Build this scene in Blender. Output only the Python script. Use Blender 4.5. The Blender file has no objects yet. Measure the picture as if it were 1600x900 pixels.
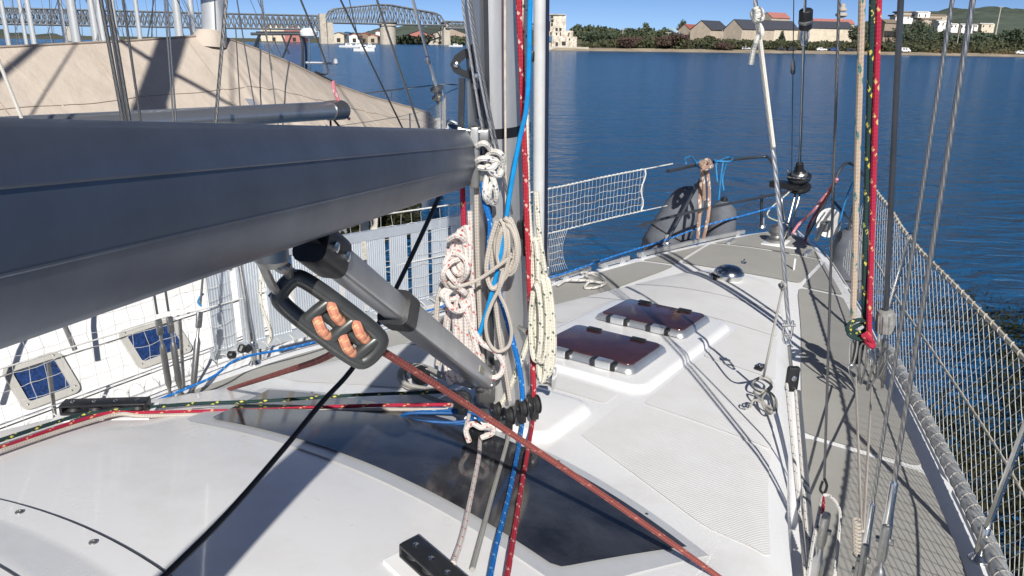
import bpy, math, random
import numpy as np
from mathutils import Vector, Matrix
random.seed(7); rng = np.random.default_rng(7)
R = math.radians
scene = bpy.context.scene
col = scene.collection
# ------------------------------------------------------------------ camera
FPX, YH, ROLL = 1175.0, 65.0, R(0.8)       # focal length in photo pixels, horizon row at mid-frame, roll
CZ = 3.25                                   # eye height above the water
pitch = math.atan((450 - YH) * math.cos(ROLL) / FPX)
FW = Vector((0, math.cos(pitch), -math.sin(pitch)))
U0 = Vector((0, math.sin(pitch), math.cos(pitch))); R0 = Vector((1, 0, 0))
RT = R0 * math.cos(ROLL) + U0 * math.sin(ROLL)
UP = -R0 * math.sin(ROLL) + U0 * math.cos(ROLL)
EYE = Vector((0, 0, CZ))
cam = bpy.data.cameras.new('camera'); camo = bpy.data.objects.new('camera', cam); col.objects.link(camo)
cam.sensor_width = 36; cam.lens = 36 * FPX / 1600; cam.clip_start = 0.05; cam.clip_end = 20000
M4 = Matrix((RT, UP, -FW)).transposed().to_4x4(); M4.translation = EYE
camo.matrix_world = M4
scene.camera = camo
scene.render.resolution_x = 1024; scene.render.resolution_y = 576
# ------------------------------------------------------------------ sky and sun
SUN_EL, SH_AZ = R(35), R(-6.5)               # sun height; direction in which shadows fall (from +Y, clockwise)
world = bpy.data.worlds.new('World'); scene.world = world; world.use_nodes = True
wn = world.node_tree; bg = wn.nodes['Background']
sky = wn.nodes.new('ShaderNodeTexSky'); sky.sky_type = 'NISHITA'; sky.sun_disc = False
sky.sun_elevation = SUN_EL; sky.sun_rotation = SH_AZ + math.pi
sky.air_density = 0.25; sky.dust_density = 0.3; sky.ozone_density = 1.5; sky.altitude = 0
hs_ = wn.nodes.new('ShaderNodeHueSaturation'); hs_.inputs['Saturation'].default_value = 1.1; wn.links.new(sky.outputs[0], hs_.inputs['Color'])
wn.links.new(hs_.outputs[0], bg.inputs[0]); bg.inputs[1].default_value = 0.10
sl = bpy.data.lights.new('sun', 'SUN'); sl.energy = 5.0; sl.angle = R(0.53); sl.color = (1, .955, .88)
so = bpy.data.objects.new('sun', sl); col.objects.link(so)
LD = Vector((math.sin(SH_AZ) * math.cos(SUN_EL), math.cos(SH_AZ) * math.cos(SUN_EL), -math.sin(SUN_EL)))
so.rotation_euler = LD.to_track_quat('-Z', 'Y').to_euler()
so.location = (3, -8, 12)
scene.view_settings.view_transform = 'Standard'; scene.view_settings.look = 'None'
scene.view_settings.exposure = 0.2; scene.view_settings.gamma = 1
# ------------------------------------------------------------------ measuring helpers (photo pixel -> place)
def ray(x, y): return FW + RT * ((x - 800) / FPX) - UP * ((y - 450) / FPX)
def at(x, y, h):                            # on the level plane h metres below the eye
    d = ray(x, y); return EYE + d * (-h / d.z)
def aty(x, y, Y):                           # at ground distance Y ahead
    d = ray(x, y); return EYE + d * (Y / d.y)
MAST = at(795, 640, 1.5)
HEAD = R(33)                                # our yacht points 33 degrees right of the view
BF = Vector((math.sin(HEAD), math.cos(HEAD), 0)); BS = Vector((math.cos(HEAD), -math.sin(HEAD), 0))
def bw(u, v, h):                            # yacht frame: u ahead of mast, v to starboard, h below eye
    p = Vector((MAST.x, MAST.y, 0)) + BF * u + BS * v; p.z = CZ - h; return p
def uv_of(p):
    d = Vector((p.x - MAST.x, p.y - MAST.y, 0)); return d.dot(BF), d.dot(BS)
def on_v(x, y, v):                          # pixel on the upright plane at side offset v of our yacht
    d = ray(x, y); t = (v - (EYE - Vector((MAST.x, MAST.y, 0))).dot(BS)) / d.dot(BS); return EYE + d * t
def lerp(a, b, t): return a + (b - a) * t
def interp(x, tab):
    return float(np.interp(x, [t[0] for t in tab], [t[1] for t in tab]))
# ------------------------------------------------------------------ mesh builder
def catmull(pts, n=8, closed=False):
    P = [Vector(p) for p in pts]
    if len(P) < 3 and not closed: return P
    out = []
    m = len(P)
    segs = m if closed else m - 1
    for i in range(segs):
        p1, p2 = P[i % m], P[(i + 1) % m]
        p0 = P[(i - 1) % m] if (closed or i > 0) else p1 * 2 - p2
        p3 = P[(i + 2) % m] if (closed or i + 2 < m) else p2 * 2 - p1
        for k in range(n):
            t = k / n
            out.append(0.5 * ((2 * p1) + (p2 - p0) * t + (2 * p0 - 5 * p1 + 4 * p2 - p3) * t * t + (3 * p1 - p0 - 3 * p2 + p3) * t ** 3))
    if not closed: out.append(P[-1].copy())
    return out
def frame_of(d, ref=None):
    d = d.normalized()
    a = Vector((0, 0, 1)) if abs(d.z) < 0.95 else Vector((1, 0, 0))
    if ref is not None: a = ref
    x = a.cross(d)
    if x.length < 1e-6: x = Vector((1, 0, 0)).cross(d)
    x.normalize(); return x, d.cross(x).normalized()
class MB:
    def __init__(s): s.v = []; s.f = []; s.uv = []; s.sm = []
    def face(s, idx, uvs=None, smooth=False):
        s.f.append(tuple(idx)); s.uv.append(uvs or [(0, 0)] * len(idx)); s.sm.append(smooth)
    def tube(s, path, r, n=8, closed=False, caps=True, flat=1.0, ref=None):
        path = [Vector(p) for p in path]; m = len(path)
        if m < 2: return s
        rr = r if hasattr(r, '__len__') else [r] * m
        rm = sum(rr) / m
        tang = []
        for i in range(m):
            a = path[(i - 1) % m] if (closed or i > 0) else path[i]
            b = path[(i + 1) % m] if (closed or i < m - 1) else path[i]
            t = b - a
            tang.append(t.normalized() if t.length > 1e-9 else Vector((0, 0, 1)))
        x, y = frame_of(tang[0], ref); base = len(s.v); L = 0; us = []
        for i in range(m):
            if i > 0:
                L += (path[i] - path[i - 1]).length
                if ref is None:
                    x = (x - tang[i] * x.dot(tang[i]))
                    x = x.normalized() if x.length > 1e-6 else frame_of(tang[i])[0]
                    y = tang[i].cross(x)
                else: x, y = frame_of(tang[i], ref)
            us.append(L / (2 * math.pi * rm))
            for k in range(n):
                a = 2 * math.pi * k / n
                s.v.append(path[i] + x * (math.cos(a) * rr[i]) + y * (math.sin(a) * rr[i] * flat))
        rings = m if closed else m - 1
        for i in range(rings):
            j = (i + 1) % m; u0 = us[i]; u1 = us[j] if j else L / (2 * math.pi * rm) + 1
            for k in range(n):
                k2 = (k + 1) % n
                s.face((base + i * n + k, base + i * n + k2, base + j * n + k2, base + j * n + k),
                       [(u0, k / n), (u0, (k + 1) / n), (u1, (k + 1) / n), (u1, k / n)], True)
        if caps and not closed:
            s.face([base + k for k in range(n)][::-1]); s.face([base + (m - 1) * n + k for k in range(n)])
        return s
    def bar(s, a, b, r, n=8, r2=None): return s.tube([a, b], [r, r if r2 is None else r2], n)
    def box(s, c, ax, ay, az, bev=0.0):      # centre and three half-axes
        c = Vector(c); ax = Vector(ax); ay = Vector(ay); az = Vector(az)
        if bev <= 0:
            b = len(s.v)
            for i in (-1, 1):
                for j in (-1, 1):
                    for k in (-1, 1): s.v.append(c + ax * i + ay * j + az * k)
            for q in ((0, 1, 3, 2), (4, 6, 7, 5), (0, 4, 5, 1), (2, 3, 7, 6), (0, 2, 6, 4), (1, 5, 7, 3)): s.face([b + i for i in q])
            return s
        la, lb, lc = ax.length, ay.length, az.length
        ua, ub, uc = ax / la, ay / lb, az / lc
        bev = min(bev, la * .9, lb * .9, lc * .9)
        def ring(w, d): # rounded rectangle
            pts = []
            for (sx, sy) in ((1, 1), (-1, 1), (-1, -1), (1, -1)):
                for q in range(4):
                    a0 = {(1, 1): 0, (-1, 1): 90, (-1, -1): 180, (1, -1): 270}[(sx, sy)] + q * 30
                    pts.append(c + ua * (sx * (la - bev) + w * math.cos(R(a0))) + ub * (sy * (lb - bev) + w * math.sin(R(a0))) + uc * d)
            return pts
        b = len(s.v); lv = [(bev * .35, -lc), (bev * .8, -lc + bev * .3), (bev, -lc + bev), (bev, lc - bev), (bev * .8, lc - bev * .3), (bev * .35, lc)]
        for w, d in lv: s.v += ring(w, d)
        n = 16
        for i in range(len(lv) - 1):
            for k in range(n): s.face((b + i * n + k, b + i * n + (k + 1) % n, b + (i + 1) * n + (k + 1) % n, b + (i + 1) * n + k), None, True)
        s.face([b + k for k in range(n)][::-1]); s.face([b + (len(lv) - 1) * n + k for k in range(n)])
        return s
    def lathe(s, c, axis, prof, n=16, flat=1.0, ref=None):
        c = Vector(c); d = Vector(axis).normalized(); x, y = frame_of(d, ref); b = len(s.v)
        for (r, z) in prof:
            for k in range(n):
                a = 2 * math.pi * k / n; s.v.append(c + d * z + x * (math.cos(a) * r) + y * (math.sin(a) * r * flat))
        for i in range(len(prof) - 1):
            for k in range(n):
                s.face((b + i * n + k, b + i * n + (k + 1) % n, b + (i + 1) * n + (k + 1) % n, b + (i + 1) * n + k),
                       [(i, k / n), (i, (k + 1) / n), (i + 1, (k + 1) / n), (i + 1, k / n)], True)
        s.face([b + k for k in range(n)][::-1]); s.face([b + (len(prof) - 1) * n + k for k in range(n)])
        return s
    def prism(s, poly, off):
        off = Vector(off); b = len(s.v); n = len(poly)
        s.v += [Vector(p) for p in poly] + [Vector(p) + off for p in poly]
        s.face([b + i for i in range(n)][::-1]); s.face([b + n + i for i in range(n)])
        for i in range(n): s.face((b + i, b + (i + 1) % n, b + n + (i + 1) % n, b + n + i))
        return s
    def grid(s, fn, us, vs, smooth=True, uvs=None):
        b = len(s.v); n = len(vs)
        for u in us:
            for v in vs: s.v.append(Vector(fn(u, v)))
        for i in range(len(us) - 1):
            for j in range(n - 1):
                q = (b + i * n + j, b + (i + 1) * n + j, b + (i + 1) * n + j + 1, b + i * n + j + 1)
                s.face(q, [(us[i], vs[j]), (us[i + 1], vs[j]), (us[i + 1], vs[j + 1]), (us[i], vs[j + 1])], smooth)
        return s
    def sweep(s, prof, path, refx, caps=True):  # closed profile [(a,b)] in (refx, up-ish) frames along a path
        b = len(s.v); n = len(prof); m = len(path)
        for i in range(m):
            t = (Vector(path[min(i + 1, m - 1)]) - Vector(path[max(i - 1, 0)])).normalized()
            x = Vector(refx); x = (x - t * x.dot(t)).normalized(); y = t.cross(x)
            for (p, q) in prof: s.v.append(Vector(path[i]) + x * p + y * q)
        for i in range(m - 1):
            for k in range(n): s.face((b + i * n + k, b + i * n + (k + 1) % n, b + (i + 1) * n + (k + 1) % n, b + (i + 1) * n + k), None, True)
        if caps: s.face([b + k for k in range(n)][::-1]); s.face([b + (m - 1) * n + k for k in range(n)])
        return s
    def build(s, name, m, parent=None, sharp=35):
        me = bpy.data.meshes.new(name)
        root = parent
        while root is not None and root.parent is not None: root = root.parent
        if root is not None: off = Vector(root.location)
        else:
            off = sum(s.v, Vector()) / max(1, len(s.v)); off.z = min(v.z for v in s.v)
        me.from_pydata([tuple(v - off) for v in s.v], [], s.f)
        ul = me.uv_layers.new(name='UVMap')
        flat = [c for f in s.uv for p in f for c in p]
        ul.data.foreach_set('uv', flat)
        me.polygons.foreach_set('use_smooth', s.sm)
        me.set_sharp_from_angle(angle=R(sharp))
        me.materials.append(MT[m] if isinstance(m, str) else m)
        o = bpy.data.objects.new(name, me); col.objects.link(o)
        if parent is None: o.location = off
        else: o.parent = parent
        return o
def tag(o, label=None, cat=None, group=None, kind=None):
    if label: o['label'] = label
    if cat: o['category'] = cat
    if group: o['group'] = group
    if kind: o['kind'] = kind
    return o
def thing(name, loc, label, cat, group=None):
    o = bpy.data.objects.new(name, None); col.objects.link(o); o.location = loc; o.empty_display_size = .1
    return tag(o, label, cat, group)
# ------------------------------------------------------------------ materials
MT = {}
def nd(nt, t, **k):
    n = nt.nodes.new('ShaderNode' + t)
    for a, b in k.items(): setattr(n, a, b)
    return n
def mth(nt, op, a, b=None, c=None):
    n = nd(nt, 'Math', operation=op)
    for i, x in enumerate((a, b, c)):
        if x is None: continue
        if isinstance(x, (int, float)): n.inputs[i].default_value = x
        else: nt.links.new(x, n.inputs[i])
    return n.outputs[0]
def base(name):
    m = bpy.data.materials.new(name); m.use_nodes = True; MT[name] = m
    return m, m.node_tree, m.node_tree.nodes['Principled BSDF']
def mix(nt, f, a, b):
    n = nd(nt, 'Mix', data_type='RGBA')
    if isinstance(f, (int, float)): n.inputs[0].default_value = f
    else: nt.links.new(f, n.inputs[0])
    for i, x in ((6, a), (7, b)):
        if isinstance(x, tuple): n.inputs[i].default_value = (*x, 1) if len(x) == 3 else x
        else: nt.links.new(x, n.inputs[i])
    return n.outputs[2]
def mat(name, c, rough=.5, metal=0, var=.12, scale=6, bump=0, bscale=60, c2=None, thresh=None, spec=.5, coat=0, aniso=None, bdist=.01):
    m, nt, p = base(name)
    tc = nd(nt, 'TexCoord'); src = tc.outputs['Object']
    if aniso:
        mp = nd(nt, 'Mapping'); mp.inputs['Scale'].default_value = aniso; nt.links.new(src, mp.inputs[0]); src = mp.outputs[0]
    n = nd(nt, 'TexNoise'); n.inputs['Scale'].default_value = scale; n.inputs['Detail'].default_value = 6; n.inputs['Roughness'].default_value = .65
    nt.links.new(src, n.inputs['Vector'])
    cb = c2 or tuple(x * (1 - 2.2 * var) for x in c); ca = c if c2 else tuple(min(1, x * (1 + var)) for x in c)
    fac = n.outputs[0]
    mr = nd(nt, 'MapRange'); lo, hi = thresh or (.3, .7)
    mr.inputs[1].default_value = lo; mr.inputs[2].default_value = hi; nt.links.new(fac, mr.inputs[0])
    nt.links.new(mix(nt, mr.outputs[0], ca, cb), p.inputs['Base Color'])
    p.inputs['Roughness'].default_value = rough; p.inputs['Metallic'].default_value = metal; p.inputs['Specular IOR Level'].default_value = spec
    p.inputs['Coat Weight'].default_value = coat
    rr = nd(nt, 'MapRange'); rr.inputs[3].default_value = rough * .8; rr.inputs[4].default_value = min(1, rough * 1.3); nt.links.new(fac, rr.inputs[0]); nt.links.new(rr.outputs[0], p.inputs['Roughness'])
    if bump:
        b2 = nd(nt, 'TexNoise'); b2.inputs['Scale'].default_value = bscale; b2.inputs['Detail'].default_value = 4; nt.links.new(src, b2.inputs['Vector'])
        bp = nd(nt, 'Bump'); bp.inputs['Strength'].default_value = bump; bp.inputs['Distance'].default_value = bdist; nt.links.new(b2.outputs[0], bp.inputs['Height']); nt.links.new(bp.outputs[0], p.inputs['Normal'])
    return m
def rope_mat(name, c, fleck=None, dens=.55, f2=None, dirty=.25, per=.55):
    m, nt, p = base(name)
    uv = nd(nt, 'UVMap'); sp = nd(nt, 'SeparateXYZ'); nt.links.new(uv.outputs[0], sp.inputs[0]); u, v = sp.outputs[0], sp.outputs[1]
    def wave(a, b, ph=0):
        x = mth(nt, 'ADD', mth(nt, 'MULTIPLY', u, a * 2 * math.pi), mth(nt, 'MULTIPLY', v, b * 2 * math.pi))
        return mth(nt, 'SINE', mth(nt, 'ADD', x, ph))
    br = mth(nt, 'MULTIPLY', wave(2.5, 4), wave(2.5, -4))
    tc = nd(nt, 'TexCoord'); n = nd(nt, 'TexNoise'); n.inputs['Scale'].default_value = 9; n.inputs['Detail'].default_value = 5; nt.links.new(tc.outputs['Object'], n.inputs['Vector'])
    mr = nd(nt, 'MapRange'); mr.inputs[1].default_value = .35; mr.inputs[2].default_value = .75; mr.inputs[4].default_value = dirty; nt.links.new(n.outputs[0], mr.inputs[0])
    cc = mix(nt, mr.outputs[0], c, tuple(x * .45 for x in c))
    # thread-to-thread tone of the braid
    th = mth(nt, 'MULTIPLY_ADD', br, .12, .12)
    cc = mix(nt, th, cc, tuple(x * .5 for x in c))
    if fleck:
        k = mth(nt, 'MULTIPLY', mth(nt, 'GREATER_THAN', wave(per, 1), 1 - dens), mth(nt, 'GREATER_THAN', wave(per * 3.1, -2, 1), -.2))
        n2 = nd(nt, 'TexNoise'); n2.inputs['Scale'].default_value = 55; nt.links.new(tc.outputs['Object'], n2.inputs['Vector'])
        k = mth(nt, 'MULTIPLY', k, mth(nt, 'GREATER_THAN', n2.outputs[0], .44))
        cc = mix(nt, k, cc, fleck)
    if f2:
        k = mth(nt, 'MULTIPLY', mth(nt, 'GREATER_THAN', wave(per, 1, 2.6), 1 - dens), mth(nt, 'GREATER_THAN', wave(per * 3.1, -2, 2), 0))
        cc = mix(nt, k, cc, f2)
    nt.links.new(cc, p.inputs['Base Color']); p.inputs['Roughness'].default_value = .82; p.inputs['Specular IOR Level'].default_value = .25
    bp = nd(nt, 'Bump'); bp.inputs['Strength'].default_value = .5; bp.inputs['Distance'].default_value = .0015; nt.links.new(br, bp.inputs['Height']); nt.links.new(bp.outputs[0], p.inputs['Normal'])
    return m
def wire_mat(name, c, rough=.35, metal=.9, tw=1.2):
    m, nt, p = base(name)
    uv = nd(nt, 'UVMap'); sp = nd(nt, 'SeparateXYZ'); nt.links.new(uv.outputs[0], sp.inputs[0])
    x = mth(nt, 'ADD', mth(nt, 'MULTIPLY', sp.outputs[0], tw * 2 * math.pi), mth(nt, 'MULTIPLY', sp.outputs[1], 6 * 2 * math.pi))
    s = mth(nt, 'SINE', x)
    nt.links.new(mix(nt, mth(nt, 'MULTIPLY_ADD', s, .3, .3), c, tuple(q * .35 for q in c)), p.inputs['Base Color'])
    p.inputs['Roughness'].default_value = rough; p.inputs['Metallic'].default_value = metal
    bp = nd(nt, 'Bump'); bp.inputs['Strength'].default_value = .5; bp.inputs['Distance'].default_value = .001; nt.links.new(s, bp.inputs['Height']); nt.links.new(bp.outputs[0], p.inputs['Normal'])
    return m
def nonskid(name, c, cell, dark=.75, rough=.6, diamond=True):
    m, nt, p = base(name)
    tc = nd(nt, 'TexCoord'); mp = nd(nt, 'Mapping'); mp.inputs['Rotation'].default_value = (0, 0, -HEAD + (R(45) if diamond else 0)); mp.inputs['Scale'].default_value = (1 / cell,) * 3
    nt.links.new(tc.outputs['Object'], mp.inputs[0]); sp = nd(nt, 'SeparateXYZ'); nt.links.new(mp.outputs[0], sp.inputs[0])
    a = mth(nt, 'SINE', mth(nt, 'MULTIPLY', sp.outputs[0], 2 * math.pi)); b = mth(nt, 'SINE', mth(nt, 'MULTIPLY', sp.outputs[1], 2 * math.pi))
    h = mth(nt, 'MULTIPLY', a, b)
    n = nd(nt, 'TexNoise'); n.inputs['Scale'].default_value = 3.5; n.inputs['Detail'].default_value = 7; n.inputs['Roughness'].default_value = .7; nt.links.new(tc.outputs['Object'], n.inputs['Vector'])
    mr = nd(nt, 'MapRange'); mr.inputs[1].default_value = .38; mr.inputs[2].default_value = .72; nt.links.new(n.outputs[0], mr.inputs[0])
    cc = mix(nt, mr.outputs[0], c, tuple(x * y for x, y in zip(c, (.82, .8, .76))))
    cc = mix(nt, mth(nt, 'MULTIPLY_ADD', h, -.5, .5), cc, tuple(x * dark for x in c))
    nt.links.new(cc, p.inputs['Base Color']); p.inputs['Roughness'].default_value = rough
    bp = nd(nt, 'Bump'); bp.inputs['Strength'].default_value = .35; bp.inputs['Distance'].default_value = cell * .12; nt.links.new(h, bp.inputs['Height']); nt.links.new(bp.outputs[0], p.inputs['Normal'])
    return m
mat('gelcoat', (.79, .795, .80), .27, 0, .035, 2.8, bump=.03, bscale=18, coat=.2, c2=(.67, .66, .635), thresh=(.52, .85))
mat('gelcoat_old', (.72, .72, .70), .35, 0, .07, 3, c2=(.58, .56, .51), thresh=(.5, .85))
nonskid('white_nonskid', (.78, .785, .79), .013, .86)
nonskid('grey_nonskid', (.36, .355, .335), .006, .85, .8)
mat('deck_line', (.74, .74, .72), .4, 0, .05)
mat('gasket', (.05, .05, .055), .6)
mat('anodised', (.52, .53, .54), .33, .85, .06, 5, aniso=(1, 1, .3))
mat('boom_metal', (.165, .19, .235), .40, .75, .12, 3, bump=.02, bscale=8)
mat('mast_metal', (.62, .62, .61), .32, .6, .14, 7, aniso=(1, 1, .12), bump=.03, bscale=14)
mat('bright_alu', (.68, .70, .72), .32, .8, .06, 8)
mat('gang_alu', (.62, .67, .73), .42, .6, .05, 8)
mat('stainless', (.66, .66, .65), .18, 1, .08, 14)
mat('dull_steel', (.36, .36, .35), .38, .9, .14, 18)
mat('dark_tube', (.09, .10, .115), .3, .6, .1, 6)
mat('black_plastic', (.018, .019, .022), .38, 0, .2, 20)
mat('black_rubber', (.028, .028, .03), .55, 0, .2, 14, bump=.1, bscale=40)
mat('brake_body', (.075, .078, .076), .32, .45, .12, 18)
mat('grey_boot', (.27, .27, .26), .7, 0, .2, 25, bump=.15)
mat('smoked_glass', (.045, .047, .056), .10, 0, .3, 5, spec=.45)
mat('hatch_glass', (.060, .026, .030), .12, 0, .25, 4, spec=.6)
mat('white_plastic', (.76, .77, .76), .4, 0, .05)
mat('blue_curtain', (.012, .045, .17), .5, 0, .45, 14, aniso=(5, 5, .6))
mat('fender_cloth', (.125, .135, .16), .85, 0, .12, 9, bump=.15, bscale=50)
mat('tarp', (.50, .435, .37), .85, 0, .05, 1.4, c2=(.44, .375, .31), thresh=(.45, .8), bump=.45, bscale=2.0, bdist=.06, aniso=(2.2, 2.2, .55))
mat('tape', (.012, .012, .014), .35)
mat('wood', (.30, .22, .15), .75, 0, .2, 12)
mat('cord_white', (.60, .60, .58), .85, 0, .15, 20)
mat('cord_tan', (.56, .52, .44), .85, 0, .2, 20)
mat('cord_grey', (.46, .44, .42), .85, 0, .2, 20)
mat('cord_black', (.014, .016, .022), .6)
mat('cord_blue', (.02, .22, .50), .65, 0, .2, 20)
mat('navy_line', (.004, .09, .30), .55, 0, .2, 20)
mat('blue_line', (.0, .26, .62), .5, 0, .12, 20)
wire_mat('wire', (.42, .41, .39)); wire_mat('wire_dark', (.20, .20, .20), .45, .8); wire_mat('wire_bright', (.75, .74, .72), .3)
rope_mat('rope_red', (.42, .025, .06), (.66, .40, .18), .16, per=.55)
rope_mat('rope_red_white', (.42, .03, .05), (.60, .40, .36), .16, per=.7)
rope_mat('rope_green', (.022, .05, .05), (.55, .50, .10), .2, per=.5)
rope_mat('rope_beige', (.50, .40, .31), (.06, .20, .19), .12, per=.3)
rope_mat('rope_white', (.70, .68, .62)); rope_mat('rope_old', (.55, .50, .44), dirty=.5)
rope_mat('rope_white_green', (.70, .67, .57), (.10, .14, .12), .13, per=.8)
rope_mat('rope_white_red', (.70, .64, .60), (.48, .13, .13), .12, per=1.0, dirty=.35)
rope_mat('rope_white_blue', (.68, .66, .62), (.10, .12, .20), .13, per=1.0)
rope_mat('rope_blue', (.01, .16, .52), (.25, .45, .62), .14, per=.8)
rope_mat('rope_brake', (.26, .075, .065), (.36, .14, .11), .08, dirty=.4)
rope_mat('rope_orange', (.60, .25, .16), (.70, .40, .22), .7, per=5.0)
rope_mat('rope_grey', (.42, .41, .38), dirty=.4)
rope_mat('rope_pink', (.62, .22, .27), (.75, .6, .6), .3)
rope_mat('rope_brown', (.42, .28, .21), (.72, .66, .6), .55, per=.5)
# ================================================================== setting: water, far shore, bridge
def water_mat():
    m, nt, p = base('water')
    tc = nd(nt, 'TexCoord'); mp = nd(nt, 'Mapping'); mp.inputs['Scale'].default_value = (.75, 1.5, 1); mp.inputs['Rotation'].default_value = (0, 0, R(-14)); nt.links.new(tc.outputs['Object'], mp.inputs[0])
    hs = []
    for sc, det, w in ((.5, 3, .8), (1.9, 8, .65), (.05, 2, 1.0)):
        n = nd(nt, 'TexNoise'); n.inputs['Scale'].default_value = sc; n.inputs['Detail'].default_value = det; n.inputs['Distortion'].default_value = .4; nt.links.new(mp.outputs[0], n.inputs['Vector'])
        hs.append(mth(nt, 'MULTIPLY', n.outputs[0], w))
    h = mth(nt, 'ADD', mth(nt, 'ADD', hs[0], hs[1]), hs[2])
    bp = nd(nt, 'Bump'); bp.inputs['Strength'].default_value = 1; bp.inputs['Distance'].default_value = .95; nt.links.new(h, bp.inputs['Height']); nt.links.new(bp.outputs[0], p.inputs['Normal'])
    n = nd(nt, 'TexNoise'); n.inputs['Scale'].default_value = .02; n.inputs['Detail'].default_value = 3; nt.links.new(tc.outputs['Object'], n.inputs['Vector'])
    nt.links.new(mix(nt, n.outputs[0], (.007, .062, .165), (.010, .085, .205)), p.inputs['Base Color'])
    p.inputs['Roughness'].default_value = .14; p.inputs['IOR'].default_value = 1.33; p.inputs['Specular IOR Level'].default_value = .24
water_mat()
m = MB(); S = 9000
m.v = [Vector((-S, -S, 0)), Vector((S, -S, 0)), Vector((S, S, 0)), Vector((-S, S, 0))]; m.face((0, 1, 2, 3))
tag(m.build('water', 'water'), 'wind-rippled deep blue water of the channel', kind='structure')
def fol_mat(name, c, c2, scale):
    m, nt, p = base(name); tc = nd(nt, 'TexCoord'); n = nd(nt, 'TexNoise'); n.inputs['Scale'].default_value = scale; n.inputs['Detail'].default_value = 4; nt.links.new(tc.outputs['Object'], n.inputs['Vector'])
    mr = nd(nt, 'MapRange'); mr.inputs[1].default_value = .35; mr.inputs[2].default_value = .65; nt.links.new(n.outputs[0], mr.inputs[0])
    nt.links.new(mix(nt, mr.outputs[0], c, c2), p.inputs['Base Color']); p.inputs['Roughness'].default_value = .85; p.inputs['Specular IOR Level'].default_value = .1
    tr = nd(nt, 'BsdfTranslucent'); nt.links.new(p.inputs['Base Color'].links[0].from_socket, tr.inputs[0]); ms = nd(nt, 'MixShader'); ms.inputs[0].default_value = .38; nt.links.new(p.outputs[0], ms.inputs[1]); nt.links.new(tr.outputs[0], ms.inputs[2]); nt.links.new(ms.outputs[0], nt.nodes['Material Output'].inputs[0])
fol_mat('scrub', (.100, .118, .066), (.140, .140, .085), .09)
fol_mat('wood_green', (.105, .140, .090), (.150, .172, .108), .12)
fol_mat('tree_dark', (.096, .130, .090), (.132, .160, .105), .3)
fol_mat('tamarisk', (.17, .105, .105), (.12, .10, .07), .3)
fol_mat('reed', (.20, .165, .095), (.12, .115, .055), .15)
fol_mat('weed', (.060, .058, .028), (.026, .034, .018), 2.5)
mat('hill_green', (.085, .110, .080), .9, 0, .3, .02)
mat('sand', (.36, .30, .22), .9, 0, .2, .1)
mat('land', (.12, .115, .06), .9, 0, .25, .05)
def leaves(ells, n, size, squash=.8):
    """leaf-clump faces spread through ellipsoids [(centre, rx, ry, rz)]"""
    V = []; F = []
    w = np.array([e[1] * e[3] for e in ells]) ** .9; w = w / w.sum(); cnt = rng.multinomial(n, w)
    k = 0
    for (c, rx, ry, rz), q in zip(ells, cnt):
        d = rng.normal(size=(q, 3)); d /= np.linalg.norm(d, axis=1)[:, None]
        rad = rng.uniform(.45, 1.0, size=(q, 1)) ** .6 * rng.uniform(.82, 1.12, size=(q, 1))
        P = np.array(c) + d * rad * np.array([rx, ry, rz])
        a = rng.normal(size=(q, 3)); a /= np.linalg.norm(a, axis=1)[:, None]
        b = np.cross(a, rng.normal(size=(q, 3))); b /= np.linalg.norm(b, axis=1)[:, None]
        s = size * rng.uniform(.5, 1.3, size=(q, 1))
        q4 = np.stack([P - a * s, P - b * s * squash, P + a * s, P + b * s * squash], 1)
        V.append(q4.reshape(-1, 3))
    V = np.concatenate(V); F = [(i, i + 1, i + 2, i + 3) for i in range(0, len(V), 4)]
    return V, F
def foliage(name, ells, n, size, m, parent=None, squash=.8):
    V, F = leaves(ells, n, size, squash)
    mb = MB(); mb.v = [Vector(p) for p in V]; mb.f = F; mb.uv = [[(0, 0)] * 4] * len(F); mb.sm = [False] * len(F)
    return mb.build(name, m, parent)
# far bank: land sheet (shoreline measured from the photo), beach strip, hill
SHO = [(560, 640), (700, 600), (838, 330), (860, 322), (1000, 326), (1200, 334), (1400, 330), (1600, 322), (1900, 318)]
def shoreY(x): return interp(x, SHO)
def gx(x, Y): return (x - 800) / FPX * Y * 1.05       # rough sideways place for a photo column at range Y
m = MB()
xs = list(range(838, 2000, 20)); rows = [(-1, -.6), (0, .25), (3, .7), (9, 1.1), (25, 2.0), (80, 4.0), (160, 7.0), (300, 9), (900, 10)]
m.grid(lambda x, r: Vector((gx(x, shoreY(x) + rows[r][0]), shoreY(x) + rows[r][0] + (2 * math.sin(x * .07) if r < 4 else 0), rows[r][1])), xs, list(range(len(rows))))
tag(m.build('far_bank', 'land'), kind='structure')
m = MB()
m.grid(lambda x, r: Vector((gx(x, shoreY(x)) , shoreY(x) + [-1.5, 2, 8][r] + 2 * math.sin(x * .07), [.05, .75, 1.25][r])), list(range(836, 2000, 10)), [0, 1, 2])
tag(m.build('beach', 'sand'), kind='structure')
def hill(name, pts, Y, depth):
    m = MB(); top = [(x, y) for x, y in pts]
    def f(x, r):
        y = interp(x, top); p = aty(x, y, Y); zz = [-2, .55, .9, 1.0, .6][r]
        return Vector((p.x * (1 + [-.10, -.05, -.01, 0, .2][r]), Y + depth * [-1, -.5, -.12, 0, .8][r], max(-2, p.z * zz) + (rng.uniform(-1, 1) * .0022 * Y if r in (2, 3) else 0)))
    m.grid(f, list(range(pts[0][0], pts[-1][0] + 1, 8)), [0, 1, 2, 3, 4])
    return tag(m.build(name, 'hill_green'), kind='structure')
hill('hill', [(1250, 52), (1330, 40), (1380, 30), (1440, 20), (1480, 13), (1530, 11), (1590, 14), (1640, 15), (1800, 24), (2000, 40)], 1250, 500)
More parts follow.
